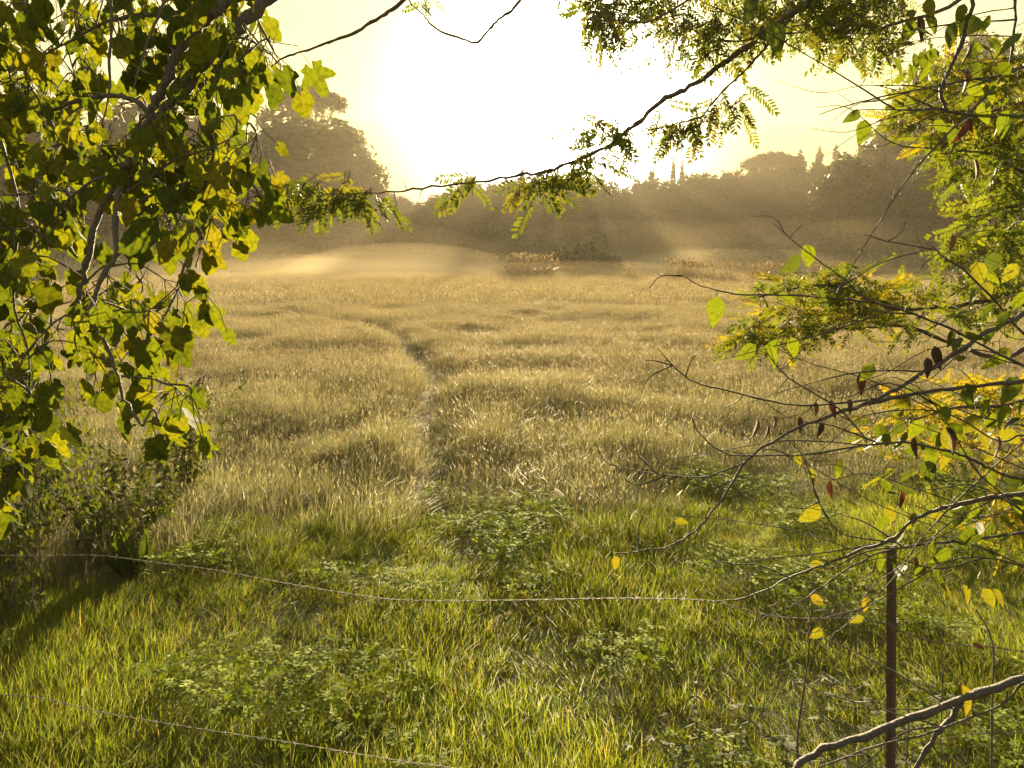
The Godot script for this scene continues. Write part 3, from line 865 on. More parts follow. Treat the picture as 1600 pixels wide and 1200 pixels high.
func make_locust() -> void:
	var pl := Plant.new()
	pl.root = thing("thorny_locust", "thorny locust whose slender branch hangs across the sunrise sky", "tree", Vector3(2.9, 0, -3.0))
	var top := Vector3(2.55, 4.0, -2.8)
	branch(pl, PackedVector3Array([Vector3(2.9, -0.1, -3.0), Vector3(2.8, 1.3, -2.95), Vector3(2.65, 2.8, -2.85), top]), 0.09, 0.06, M.dark_bark, "trunk", 5, 9)
	var main := [[1285, -20], [1252, 10], [1217, 35], [1175, 66], [1137, 94], [1102, 119], [1070, 140], [1039, 154], [1007, 182], [983, 203], [955, 224], [920, 241], [885, 257], [850, 269], [813, 273], [767, 281], [708, 288], [645, 296], [617, 300], [564, 302], [512, 301], [470, 293], [445, 288]]
	branch(pl, PackedVector3Array([top, Vector3(2.0, 3.9, -2.65), Vector3(1.4, 3.3, -2.45)]) + px_line(main, 2.35, 2.15), 0.0115, 0.0006, M.dark_bark, "branch", 4)
	branch(pl, px_line([[1240, 22], [1224, 40], [1200, 70], [1182, 91], [1147, 126], [1116, 157], [1095, 182], [1035, 199], [1011, 213]], 2.34, 2.2), 0.005, 0.0013, M.dark_bark)
	branch(pl, PackedVector3Array([Vector3(2.0, 3.9, -2.65), pt(1560, -60, 2.6)]) + px_line([[1392, 38], [1340, 40], [1270, 46], [1200, 58], [1130, 62], [1060, 40]], 2.5, 2.3), 0.007, 0.0014, M.dark_bark)
	branch(pl, PackedVector3Array([Vector3(1.4, 3.3, -2.45), pt(1150, -60, 2.3)]) + px_line([[1090, -10], [1040, 22], [1000, 36], [950, 30], [925, 50]], 2.25, 2.15), 0.005, 0.0013, M.dark_bark)
	# two bare runs along the top of the gap
	branch(pl, PackedVector3Array([Vector3(1.4, 3.3, -2.45), pt(880, -120, 2.2)]) + px_line([[813, 0], [785, 26], [764, 45], [746, 66], [722, 60], [680, 44], [662, 23], [640, 2], [625, -40]], 2.12, 2.05), 0.005, 0.0014, M.dark_bark)
	branch(pl, PackedVector3Array([Vector3(2.0, 3.9, -2.65), pt(900, -230, 2.3), pt(720, -90, 2.1)]) + px_line([[631, 0], [596, 26], [557, 49], [515, 66], [480, 78], [452, 87], [420, 104], [395, 112]], 2.08, 2.05), 0.007, 0.0018, M.dark_bark)
	for a in [[617, 300, 6, 34], [640, 297, -9, -26], [667, 295, -6, 20], [735, 287, -1, 32], [792, 280, 6, 28], [805, 272, -14, -16], [885, 258, 8, 20], [1070, 140, 8, 20], [1075, 250, 2, 16], [722, 60, 1, 6], [745, 66, -3, 4], [515, 66, 2, -5], [845, 270, 2, 22]]:
		var o := nearest(pl, pt(a[0], a[1], 2.2))
		var e := o + lens * Vector3(a[2] / F * 2.2, -a[3] / F * 2.2, rnd(-0.01, 0.01))
		var b := MB.new()
		tube(b, PackedVector3Array([o, o.lerp(e, 0.6), e]), 0.0016, 0.0002, 5, 0.0)
		part("thorn", b.mesh(M.dark_bark), pl.root, null, Transform3D(Basis(), -pl.root.position))
	var meshes := []
	for k in 5: meshes.append(pinnate_leaf(9 + k % 3, 0.21, 0.062, 0.1 + 0.12 * k, 0.95, 0.08))
	var tw := MB.new()
	var spots := []
	for e in [[450, 290], [462, 300], [478, 296], [495, 306], [515, 304], [532, 306], [548, 304], [566, 306], [590, 306], [575, 298], [470, 283], [500, 292], [540, 266], [505, 278], [520, 310], [560, 312], [488, 318], [820, 285], [835, 292], [842, 300], [850, 285], [873, 268], [886, 268], [733, 300], [735, 289]]:
		spots.append(pt(e[0], e[1], rnd(2.12, 2.24)))
	spray(pl, tw, meshes, M.locust, spots, M.dark_bark, 3, 0.115, 0.5, 0.0013)
	spots = poly_spots([[900, 195], [935, 180], [970, 205], [985, 225], [965, 265], [925, 272], [895, 250]], 22, 2.14, 2.3)
	spots += poly_spots([[1015, 190], [1100, 160], [1140, 120], [1175, 130], [1165, 170], [1110, 195], [1040, 215]], 26, 2.18, 2.3)
	spray(pl, tw, meshes, M.locust, spots, M.dark_bark, 2, 0.10, 0.45, 0.0013)
	spots = poly_spots([[890, -40], [1400, -40], [1395, 40], [1370, 85], [1330, 70], [1290, 60], [1230, 50], [1170, 80], [1130, 85], [1085, 95], [1030, 98], [1000, 40], [950, 70], [925, 60], [905, 15]], 200, 2.2, 2.75)
	spots += poly_spots([[1250, -40], [1420, -40], [1410, 90], [1300, 85]], 70, 2.4, 2.9)
	spray(pl, tw, meshes, M.locust, spots, M.dark_bark, 2, 0.105, 0.35, 0.0014)
	spray(pl, tw, meshes, M.locust, [pt(655, 5, 2.06), pt(662, -8, 2.08), pt(702, -6, 2.1)], M.dark_bark, 2, 0.07, 0.5, 0.0012)
	part("twigs", tw.mesh(M.dark_bark), pl.root, null, Transform3D(Basis(), -pl.root.position)).set_meta("kind", "stuff")
	finish_leaves(pl)

# ---------------------------------------------------------------- the yellowing locust on the other side
func make_yellow_locust() -> void:
	var pl := Plant.new()
	pl.root = thing("yellowing_locust", "young locust with feathery leaves turning yellow behind the bare twigs", "tree", Vector3(2.6, 0, -2.75))
	var base := Vector3(2.6, 0, -2.75)
	branch(pl, PackedVector3Array([base + Vector3(0, -0.1, 0), base + Vector3(-0.05, 0.9, 0.02), base + Vector3(-0.1, 1.9, 0.06), base + Vector3(-0.25, 3.2, 0.1)]), 0.045, 0.02, M.dark_bark, "trunk", 5, 8)
	branch(pl, PackedVector3Array([base + Vector3(-0.08, 1.6, 0.04)]) + px_line([[1640, 440], [1600, 451], [1536, 470], [1450, 483], [1395, 478], [1290, 445], [1200, 460], [1160, 470]], 2.7, 2.3), 0.010, 0.0015, M.dark_bark)
	branch(pl, PackedVector3Array([base + Vector3(-0.06, 1.2, 0.03)]) + px_line([[1660, 545], [1560, 560], [1420, 511], [1350, 512], [1250, 515], [1190, 510], [1150, 530]], 2.7, 2.35), 0.009, 0.0015, M.dark_bark)
	branch(pl, PackedVector3Array([base + Vector3(-0.06, 1.0, 0.03)]) + px_line([[1660, 640], [1560, 635], [1480, 640], [1400, 670], [1350, 700]], 2.7, 2.5), 0.009, 0.0018, M.dark_bark)
	branch(pl, PackedVector3Array([base + Vector3(-0.12, 2.1, 0.06)]) + px_line([[1660, 290], [1590, 265], [1540, 240], [1500, 235], [1470, 240]], 2.7, 2.5), 0.009, 0.0016, M.dark_bark)
	branch(pl, PackedVector3Array([base + Vector3(-0.12, 2.0, 0.06)]) + px_line([[1660, 340], [1600, 320], [1540, 335], [1490, 345]], 2.7, 2.5), 0.007, 0.0016, M.dark_bark)
	branch(pl, PackedVector3Array([base + Vector3(-0.2, 2.7, 0.08)]) + px_line([[1660, 150], [1580, 165], [1480, 190], [1420, 170], [1390, 150]], 2.8, 2.6), 0.008, 0.0016, M.dark_bark)
	branch(pl, PackedVector3Array([base + Vector3(-0.05, 0.7, 0.03)]) + px_line([[1680, 820], [1600, 800], [1500, 810], [1430, 790]], 2.6, 2.4), 0.006, 0.0016, M.dark_bark)
	var meshes := []
	for k in 5: meshes.append(pinnate_leaf(11 + k % 3, 0.19, 0.055, 0.1 + 0.15 * k, 1.0, 0.05))
	var tw := MB.new()
	var green := [M.locust_yellow[0], M.locust_yellow[0], M.locust_yellow[1], M.locust_yellow[4]]
	var mixed := [M.locust_yellow[0], M.locust_yellow[1], M.locust_yellow[1], M.locust_yellow[2], M.locust_yellow[4]]
	var gold := [M.locust_yellow[0], M.locust_yellow[1], M.locust_yellow[2], M.locust_yellow[2], M.locust_yellow[3]]
	spray(pl, tw, meshes, mixed, poly_spots([[1150, 450], [1210, 425], [1290, 420], [1370, 420], [1440, 440], [1430, 510], [1300, 500], [1200, 490]], 64, 2.3, 2.6), M.dark_bark, 3, 0.10, 0.1, 0.0013)
	spray(pl, tw, meshes, mixed, poly_spots([[1150, 530], [1165, 500], [1260, 500], [1290, 530], [1200, 545]], 26, 2.3, 2.5), M.dark_bark, 3, 0.095, 0.15, 0.0013)
	spray(pl, tw, meshes, green, poly_spots([[1440, 400], [1640, 400], [1640, 520], [1500, 510], [1450, 470]], 40, 2.4, 2.8), M.dark_bark, 3, 0.11, 0.1, 0.0013)
	spray(pl, tw, meshes, green, poly_spots([[1480, 235], [1640, 200], [1640, 400], [1540, 400], [1490, 370], [1530, 320], [1480, 290]], 80, 2.5, 3.0), M.dark_bark, 3, 0.12, 0.1, 0.0014)
	spray(pl, tw, meshes, mixed, poly_spots([[1395, 110], [1470, 90], [1640, 60], [1640, 230], [1560, 215], [1450, 220], [1400, 200]], 110, 2.5, 3.0), M.dark_bark, 3, 0.11, 0.1, 0.0014)
	spray(pl, tw, meshes, gold, poly_spots([[1350, 690], [1380, 640], [1450, 600], [1640, 580], [1640, 740], [1500, 720], [1400, 740]], 85, 2.5, 3.0), M.dark_bark, 3, 0.10, 0.1, 0.0013)
	spray(pl, tw, meshes, gold, poly_spots([[1530, 800], [1640, 780], [1640, 870], [1560, 860]], 14, 2.4, 2.7), M.dark_bark, 3, 0.09, 0.1, 0.0013)
	part("twigs", tw.mesh(M.dark_bark), pl.root, null, Transform3D(Basis(), -pl.root.position)).set_meta("kind", "stuff")
	finish_leaves(pl)

# ---------------------------------------------------------------- the leafy shrub with bare twigs
func make_shrub() -> void:
	var pl := Plant.new()
	var base := Vector3(2.15, 0, -2.0)
	pl.root = thing("twiggy_shrub", "shrub of dark bare twigs with scattered oval yellow-green leaves", "shrub", base)
	for s in [[0.0, 0.0, 0.35], [0.12, 0.1, -0.1], [-0.05, -0.12, 0.1]]:
		branch(pl, PackedVector3Array([base + Vector3(s[0], -0.1, s[1]), base + Vector3(s[0] - 0.05, 0.9, s[1]), base + Vector3(s[0] + 0.02, 1.8, s[1] + 0.05), base + Vector3(s[0] + s[2], 3.0, s[1])]), 0.032, 0.014, M.twig_bark, "stem", 5, 8)
	var lines := [   # [pixels from the stem outwards, depth at the frame's edge, depth at the tip, radius, tip radius, height of the fork on the stem or -1]
		[[[1570, -60], [1522, 7], [1501, 70], [1476, 126], [1471, 147], [1480, 173]], 1.85, 1.8, 0.007, 0.005, 2.9],
		[[[1620, -60], [1588, 0], [1585, 42], [1576, 105], [1560, 130]], 1.9, 1.85, 0.006, 0.003, 2.9],
		[[[1660, 176], [1600, 180], [1536, 182], [1483, 175], [1440, 160]], 1.9, 1.8, 0.008, 0.003, 2.5],
		[[[1660, 90], [1600, 105], [1567, 117], [1480, 131], [1375, 152], [1319, 166], [1280, 179]], 1.85, 1.6, 0.004, 0.0012, 2.7],
		[[[1480, 170], [1425, 172], [1375, 171], [1335, 172]], 1.8, 1.65, 0.0025, 0.001, -1.0],
		[[[1560, 130], [1508, 182], [1445, 248], [1406, 297], [1364, 364], [1329, 420], [1307, 459]], 1.8, 1.5, 0.0035, 0.0012, -1.0],
		[[[1660, 570], [1600, 522], [1555, 470], [1514, 429], [1497, 415], [1473, 402], [1457, 389], [1400, 380], [1350, 367]], 1.9, 1.6, 0.0045, 0.0015, 1.3],
		[[[1660, 590], [1600, 571], [1525, 534], [1469, 507], [1412, 485], [1356, 472], [1300, 466], [1225, 461], [1150, 459], [1097, 447], [1067, 431]], 1.85, 1.4, 0.0045, 0.001, 1.3],
		[[[1412, 485], [1352, 466], [1319, 436], [1277, 406], [1244, 380], [1210, 350]], 1.66, 1.42, 0.003, 0.001, -1.0],
		[[[1375, 622], [1281, 633], [1225, 631], [1142, 612], [1086, 597], [1060, 579], [1028, 545]], 1.62, 1.35, 0.003, 0.001, -1.0],
		[[[1680, 590], [1600, 596], [1525, 603], [1450, 612], [1375, 627], [1319, 642], [1262, 663], [1206, 691], [1165, 721], [1142, 759], [1112, 800], [1086, 829], [1049, 851], [1000, 861], [958, 866]], 1.9, 1.35, 0.0075, 0.001, 1.2],
		[[[1165, 722], [1105, 744], [1056, 744], [1000, 736], [955, 725]], 1.46, 1.32, 0.002, 0.0008, -1.0],
		[[[1680, 790], [1562, 740], [1525, 721], [1487, 706], [1412, 691], [1337, 699], [1262, 710], [1187, 712], [1127, 706], [1090, 672], [1079, 645]], 1.85, 1.4, 0.005, 0.001, 0.9],
		[[[1690, 470], [1600, 492], [1544, 519], [1487, 556], [1431, 590], [1375, 622], [1330, 640]], 1.95, 1.6, 0.010, 0.004, 1.5],
		[[[1356, 691], [1319, 646], [1281, 620], [1232, 590], [1210, 567], [1195, 545]], 1.62, 1.45, 0.0025, 0.001, -1.0],
		[[[1680, 770], [1600, 772], [1562, 775], [1500, 787], [1462, 797], [1425, 815], [1390, 845], [1337, 862], [1270, 889], [1232, 902], [1202, 919], [1150, 937], [1112, 941]], 1.85, 1.45, 0.008, 0.001, 0.9],
		[[[1232, 902], [1187, 883], [1150, 881], [1105, 874], [1082, 862]], 1.52, 1.42, 0.002, 0.0008, -1.0],
		[[[1680, 810], [1600, 832], [1506, 844], [1412, 855], [1360, 870], [1300, 905], [1250, 940], [1180, 970]], 1.85, 1.5, 0.005, 0.001, 0.85],
		[[[1400, 848], [1325, 837], [1300, 820], [1280, 785], [1265, 740], [1250, 707], [1200, 660]], 1.65, 1.45, 0.0022, 0.0008, -1.0],
		[[[1680, 1040], [1600, 1062], [1544, 1078], [1469, 1104], [1375, 1142], [1285, 1172], [1240, 1202], [1200, 1240]], 1.75, 1.5, 0.013, 0.008, 0.5],
		[[[1500, 1095], [1480, 1130], [1455, 1160], [1425, 1215]], 1.68, 1.6, 0.010, 0.006, -1.0],
		[[[1660, 1070], [1562, 1104], [1450, 1146], [1375, 1164], [1281, 1198]], 1.7, 1.5, 0.0035, 0.002, 0.45],
		[[[1660, 700], [1562, 690], [1500, 655], [1440, 640], [1350, 650], [1300, 690], [1250, 730]], 1.85, 1.55, 0.003, 0.0008, 1.0],
		[[[1680, 930], [1580, 880], [1500, 872], [1430, 905], [1360, 945], [1290, 965], [1250, 967]], 1.75, 1.5, 0.003, 0.001, 0.7],
		[[[1680, 880], [1600, 800], [1530, 740], [1480, 660], [1440, 610], [1400, 590]], 1.8, 1.6, 0.0035, 0.001, 0.8],
		[[[1660, 640], [1600, 690], [1520, 760], [1440, 840], [1400, 900], [1340, 960], [1290, 1000]], 1.8, 1.55, 0.003, 0.0008, 1.0],
		[[[1500, 787], [1420, 760], [1350, 740], [1290, 750], [1240, 720]], 1.75, 1.6, 0.002, 0.0008, -1.0],
		[[[1600, -150], [1430, -120], [1300, -60], [1245, -8], [1216, 34]], 1.85, 1.6, 0.004, 0.0012, 2.9],
		[[[1300, -60], [1225, -40], [1176, -12]], 1.72, 1.62, 0.0025, 0.001, -1.0],
		[[[1562, 775], [1480, 820], [1430, 870], [1370, 910], [1330, 960]], 1.78, 1.6, 0.0025, 0.0008, -1.0],
	]
	for l in lines:
		var p := px_line(l[0], l[1], l[2])
		if l[5] >= 0.0:
			var o := nearest(pl, base + Vector3(0, l[5], 0))
			p = PackedVector3Array([o]) + p
		branch(pl, p, l[3] * 0.82, l[4] * 0.8, M.twig_bark, "branch", 4, 6)
	var skeleton := pl.nodes.duplicate()
	for k in 46:                                         # thin whips between the main branches
		var o := skeleton[rng.randi() % skeleton.size()]
		while o.x < 0.75 or o.x > 1.7 or o.y < 0.85 or o.z > -1.3: o = skeleton[rng.randi() % skeleton.size()]
		var run := rnd(0.2, 0.5)
		var rise := rnd(-0.5, 0.5)
		var e := o + Vector3(-run, run * rise, rnd(-0.12, 0.12))
		branch(pl, PackedVector3Array([o, o.lerp(e, 0.35) + Vector3(0, rnd(-0.02, 0.03), 0), o.lerp(e, 0.7) + Vector3(0, rnd(-0.03, 0.03), 0), e]), rnd(0.0014, 0.0024), 0.0006, M.twig_bark, "branch", 4, 5)
	# short side twigs
	var tw := MB.new()
	for k in 150:
		var o := skeleton[rng.randi() % skeleton.size()]
		if o.x > 1.45: continue
		var e := o + Vector3(rnd(-0.08, 0.03), rnd(-0.05, 0.06), rnd(-0.05, 0.05))
		var line := smooth(PackedVector3Array([o, o.lerp(e, 0.5) + Vector3(rnd(-0.015, 0.015), rnd(-0.015, 0.02), 0), e]), 3)
		tube(tw, line, 0.0014, 0.0006, 4, 0.2)
		for q in line: pl.nodes.append(q)
	var meshes := [oval_leaf(0.27, 0.25, 0.12), oval_leaf(0.32, 0.12, 0.22), oval_leaf(0.36, 0.3, 0.05), oval_leaf(0.24, 0.45, 0.3)]
	var curl := [oval_leaf(0.2, 0.8, 0.35), oval_leaf(0.16, 1.1, 0.2)]
	var give := func(at: Vector3, size: float, mats: Array, shapes: Array, tip: Vector3, face: Vector3) -> void:
		var o := nearest(pl, at)
		var tt := tip.normalized()
		var foot := at - tt * size * 0.5
		tube(tw, PackedVector3Array([o, o.lerp(foot, 0.5) + Vector3(0, 0.004, 0), foot]), 0.0009, 0.0006, 4, 0.1)
		pl.leaves.append([shapes[rng.randi() % shapes.size()], mats[rng.randi() % mats.size()], leaf_frame(foot, tt, face, size)])
	# leaves that the photograph shows singly: [x, y, length in pixels, turn of the tip from straight down, tone, facing]
	for e in [[1118, 487, 50, -8, 0, 1.0], [1262, 400, 38, 5, 0, 1.0], [1235, 413, 44, -50, 4, 0.3], [1232, 467, 36, 60, 0, 0.6], [1288, 468, 46, 40, 1, 0.5], [1205, 541, 34, -60, 1, 0.6], [1208, 558, 40, 20, 0, 1.0], [1240, 543, 34, 10, 0, 1.0], [1166, 551, 40, -55, 1, 0.6], [1355, 582, 34, -40, 0, 1.0], [1310, 733, 34, 0, 0, 1.0], [1270, 745, 30, 25, 2, 0.7], [1247, 719, 26, 30, 2, 0.8], [1065, 815, 24, 80, 2, 0.7], [1265, 803, 44, -60, 2, 0.5], [1283, 863, 26, 80, 0, 0.8], [1280, 884, 28, 80, 2, 0.8], [1277, 938, 24, 60, 3, 0.9], [1353, 945, 24, -10, 3, 0.9], [1213, 62, 62, 5, 1, 1.0], [1172, 12, 50, -20, 4, 1.0], [1331, 183, 34, -60, 4, 0.7], [1349, 206, 42, -15, 1, 0.9], [1420, 48, 40, -30, 1, 0.9], [1455, 38, 36, 20, 0, 0.9], [1450, 90, 44, -60, 1, 0.5], [1520, 80, 42, -40, 0, 0.9], [1554, 72, 34, 30, 1, 0.7], [1448, 738, 46, 0, 4, 1.0], [1512, 665, 50, -60, 2, 0.8], [1390, 803, 30, 20, 2, 0.9], [1425, 815, 30, -20, 2, 0.9], [1470, 690, 40, 40, 0, 0.8], [1580, 610, 50, -30, 1, 0.8], [1505, 1095, 50, 10, 3, 0.9], [1540, 690, 36, 30, 2, 0.9], [1455, 715, 40, -10, 0, 1.0], [1560, 560, 50, -50, 0, 0.8], [1590, 790, 30, 20, 0, 0.9], [1480, 925, 36, 40, 2, 0.6], [1512, 930, 34, 20, 2, 0.8], [1545, 935, 34, 30, 2, 0.8], [1562, 935, 34, 30, 2, 0.8], [1470, 905, 40, 40, 0, 0.6], [1462, 805, 26, -60, 2, 0.8], [1338, 968, 26, -70, 2, 0.6], [1275, 990, 26, -60, 2, 0.6], [1498, 820, 26, 70, 3, 0.8], [962, 880, 22, 0, 3, 0.6]]:
		var near := 1.55
		var at := pt(e[0], e[1], near)
		var best := 1e9
		for q in pl.nodes:                                  # the leaf hangs at the depth of the twig beside it
			var c := lens.inverse() * (q - eye)
			var dd := Vector2(800.0 + F * c.x / -c.z - e[0], 600.0 - F * c.y / -c.z - e[1]).length()
			if dd < best:
				best = dd
				near = -c.z
		at = pt(e[0], e[1], near + 0.01)
		var a := deg_to_rad(e[3])
		give.call(at, e[2] / F * near, [M.oval[e[4]]], meshes, lens * Vector3(sin(a), -cos(a), 0.15), lens * Vector3(rnd(-0.3, 0.3), 0.2, e[5]) + Vector3(1.0 - e[5], 0, 0))
	for e in [[1346, 600, 36, 4, 2], [1298, 766, 30, 0, 2], [1407, 782, 34, 0, 2], [1180, 671, 34, -10, 1], [1199, 676, 24, 0, 1], [1210, 662, 26, 0, 1], [1250, 664, 28, 0, 0], [1275, 640, 24, 0, 1], [1302, 640, 32, 10, 1], [1328, 636, 26, 0, 1], [1282, 672, 26, -10, 1], [1432, 882, 22, 0, 1], [1430, 700, 34, 0, 0], [1487, 690, 50, 20, 0], [1514, 80, 34, 0, 0], [1438, 45, 42, 10, 1], [1510, 125, 38, 0, 0], [1561, 195, 34, 10, 2], [1504, 205, 42, -20, 2], [1526, 265, 34, 15, 1], [1516, 195, 24, 0, 2], [1465, 560, 40, 10, 1], [1450, 575, 34, 0, 1], [1488, 380, 30, 0, 1], [1530, 1010, 24, 60, 1], [1560, 700, 40, 10, 1]]:
		var near := 1.6
		var best := 1e9
		for q in pl.nodes:
			var c := lens.inverse() * (q - eye)
			var dd := Vector2(800.0 + F * c.x / -c.z - e[0], 600.0 - F * c.y / -c.z - e[1]).length()
			if dd < best:
				best = dd
				near = -c.z
		var a := deg_to_rad(e[3])
		give.call(pt(e[0], e[1], near), e[2] / F * near, [M.dead[e[4]]], curl, lens * Vector3(sin(a), -cos(a), 0.1), lens * Vector3(rnd(-1, 1), 0.1, 0.8))
	# scattered leaves among the twigs
	for poly in [[[[1380, 0], [1640, 0], [1640, 220], [1500, 230], [1400, 150]], 60], [[[1360, 640], [1640, 560], [1640, 960], [1480, 940], [1340, 860]], 110], [[[1440, 400], [1640, 380], [1640, 560], [1480, 540]], 22]]:
		for at in poly_spots(poly[0], poly[1], 1.65, 2.1):
			var o := nearest(pl, at)
			var q: Vector3 = at
			if o.distance_to(at) > 0.1: q = o + (at - o).normalized() * rnd(0.04, 0.09)
			give.call(q, rnd(0.035, 0.062), [M.oval[0], M.oval[0], M.oval[1], M.oval[1], M.oval[4], M.oval[2]], meshes, Vector3(rnd(-0.8, 0.8), rnd(-1.2, 0.0), rnd(-0.5, 0.5)), Vector3(rnd(-1, 1), rnd(-0.2, 1), rnd(-1, 1)))
	part("twigs", tw.mesh(M.twig_bark), pl.root, null, Transform3D(Basis(), -pl.root.position)).set_meta("kind", "stuff")
	finish_leaves(pl)

# ---------------------------------------------------------------- undergrowth
func make_undergrowth() -> void:
	var small := [oval_leaf(0.26, 0.3, 0.3), oval_leaf(0.2, 0.5, 0.4)]
	# a bramble whose stems arch over under the fig
	for s in [[Vector3(-2.75, 0, -3.85), 16, "drooping bramble with small pale leaves below the fig tree", 1.3], [Vector3(-3.35, 0, -4.6), 16, "taller bramble thicket behind the drooping one below the fig", 1.5]]:
		var pl := Plant.new()
		pl.root = thing("bramble", s[2], "bramble", s[0])
		var tw := MB.new()
		for k in s[1]:
			var a := rnd(0, TAU)
			var foot: Vector3 = s[0] + Vector3(cos(a), 0, sin(a)) * rnd(0.02, 0.2)
			var h: float = s[3] * rnd(0.6, 1.05)
			var reach := rnd(0.25, 0.62)
			var d := Vector3(cos(a), 0, sin(a))
			var line := smooth(PackedVector3Array([foot + Vector3(0, -0.05, 0), foot + Vector3(0, h * 0.6, 0) + d * reach * 0.15, foot + Vector3(0, h, 0) + d * reach * 0.5, foot + Vector3(0, h * 0.72, 0) + d * reach]), 5)
			var b := MB.new()
			tube(b, line, 0.004, 0.0014, 5)
			part("stem", b.mesh(M.bark), pl.root, null, Transform3D(Basis(), -pl.root.position))
			for j in range(2, line.size()):
				for q in 9:
					var at := line[j] + Vector3(rnd(-0.09, 0.09), rnd(-0.07, 0.05), rnd(-0.09, 0.09))
					tube(tw, PackedVector3Array([line[j], at]), 0.001, 0.0006, 3, 0.0)
					pl.leaves.append([small[rng.randi() % 2], M.weed[rng.randi() % 3], leaf_frame(at, Vector3(rnd(-0.6, 0.6), rnd(-1.2, -0.2), rnd(-0.6, 0.6)), Vector3(rnd(-1, 1), rnd(0, 1), rnd(-1, 1)), rnd(0.03, 0.055))])
		part("twigs", tw.mesh(M.bark), pl.root, null, Transform3D(Basis(), -pl.root.position)).set_meta("kind", "stuff")
		finish_leaves(pl)
	# leafy bushes of mixed weeds along the edge of the meadow
	for s in [[Vector3(-2.7, 0, -4.9), 0.75, 0.6, "dense weedy bush in the shade under the fig beside the meadow"], [Vector3(-3.3, 0, -5.0), 1.2, 0.9, "tallest weedy bush between the fig and the meadow"], [Vector3(-2.75, 0, -6.2), 1.0, 0.7, "weedy bush farthest out in the meadow beyond the fig"]]:
		var pl := Plant.new()
		var at: Vector3 = s[0]
		at.y = ground_y(at.x, at.z)
		pl.root = thing("weedy_bush", s[3], "bush", at)
		for k in 16:
			var a := rnd(0, TAU)
			var d: Vector3 = Vector3(cos(a), 0, sin(a)) * rnd(0.1, 1.0) * s[2]
			var h: float = s[1] * rnd(0.5, 1.05)
			var line := smooth(PackedVector3Array([at + Vector3(0, -0.03, 0) + d * 0.15, at + Vector3(0, h * 0.55, 0) + d * 0.5, at + Vector3(0, h, 0) + d * 0.85]), 6)
			var b := MB.new()
			tube(b, line, 0.004, 0.0015, 5)
			part("stem", b.mesh(M.stem), pl.root, null, Transform3D(Basis(), -at))
			for j in range(1, line.size()):
				for q in 4:
					var lf := line[j] + Vector3(rnd(-0.04, 0.04), rnd(-0.04, 0.04), rnd(-0.04, 0.04))
					pl.leaves.append([small[rng.randi() % 2], M.weed[rng.randi() % 3], leaf_frame(lf, Vector3(rnd(-1, 1), rnd(-0.8, 0.5), rnd(-1, 1)), Vector3(rnd(-0.5, 0.5), 1, rnd(-0.5, 0.5)), rnd(0.045, 0.085))])
		finish_leaves(pl, 200)
	# upright nettles and weeds beyond the bramble
	var nettle := func(at: Vector3, h: float, leaf: float, label: String, group: String) -> void:
		var o := thing("nettle", label, "plant", at, group)
		var b := MB.new()
		var lean := Vector3(rnd(-0.12, 0.12), 1, rnd(-0.12, 0.12)) * h
		tube(b, PackedVector3Array([Vector3(0, -0.03, 0), lean * 0.5 + Vector3(rnd(-0.02, 0.02), 0, 0), lean]), 0.003, 0.0015, 5)
		part("stem", b.mesh(M.stem), o)
		var n := int(h / 0.055)
		for k in range(2, n + 1):
			var f := float(k) / n
			for s in [0.0, PI]:
				var a: float = k * 1.57 + s + rnd(-0.2, 0.2)
				part("leaf", small[0], o, M.weed[rng.randi() % 3], leaf_frame(lean * f, Vector3(cos(a), rnd(-0.5, 0.25), sin(a)), Vector3(0, 1, 0), leaf * (1.15 - 0.6 * f) * rnd(0.85, 1.15)))
	for k in 26:
		var p := on_ground(rnd(20, 270), rnd(790, 845))
		p.y = ground_y(p.x, p.z)
		nettle.call(p, rnd(0.3, 0.65), rnd(0.07, 0.11), "upright leafy nettle in the weeds between the fig and the meadow", "nettles between the fig and the meadow")
	for e in [[1085, 1130, 0.28], [1155, 1178, 0.30], [1135, 1190, 0.2]]:
		var p := on_ground(e[0], e[1] + 40)
		nettle.call(p, e[2], 0.06, "small leafy seedling in the grass near the iron post", "seedlings near the iron post")
	# a dock plant with long upright leaves by the wire
	var dk := on_ground(205, 900)
	var dock := thing("dock_plant", "dock plant with long upright dark leaves behind the upper wire", "plant", dk)
	var long_leaf := oval_leaf(0.13, 0.3, 0.2)
	for k in 22:
		var a := rnd(0, TAU)
		part("leaf", long_leaf, dock, M.weed[k % 2], leaf_frame(Vector3(cos(a), 0, sin(a)) * 0.04, Vector3(cos(a) * rnd(0.2, 0.8), 1, sin(a) * rnd(0.2, 0.8)), Vector3(cos(a), 0.3, sin(a)), rnd(0.2, 0.36)))
	# low cut-leaved herbs at the foot of the post
	var cut := fig_leaf(0.3, [[0.0, 1.0, 0.22], [0.8, 0.9, 0.2], [-0.8, 0.9, 0.2], [1.6, 0.8, 0.2], [-1.6, 0.8, 0.2]], 0.2, 0.2)
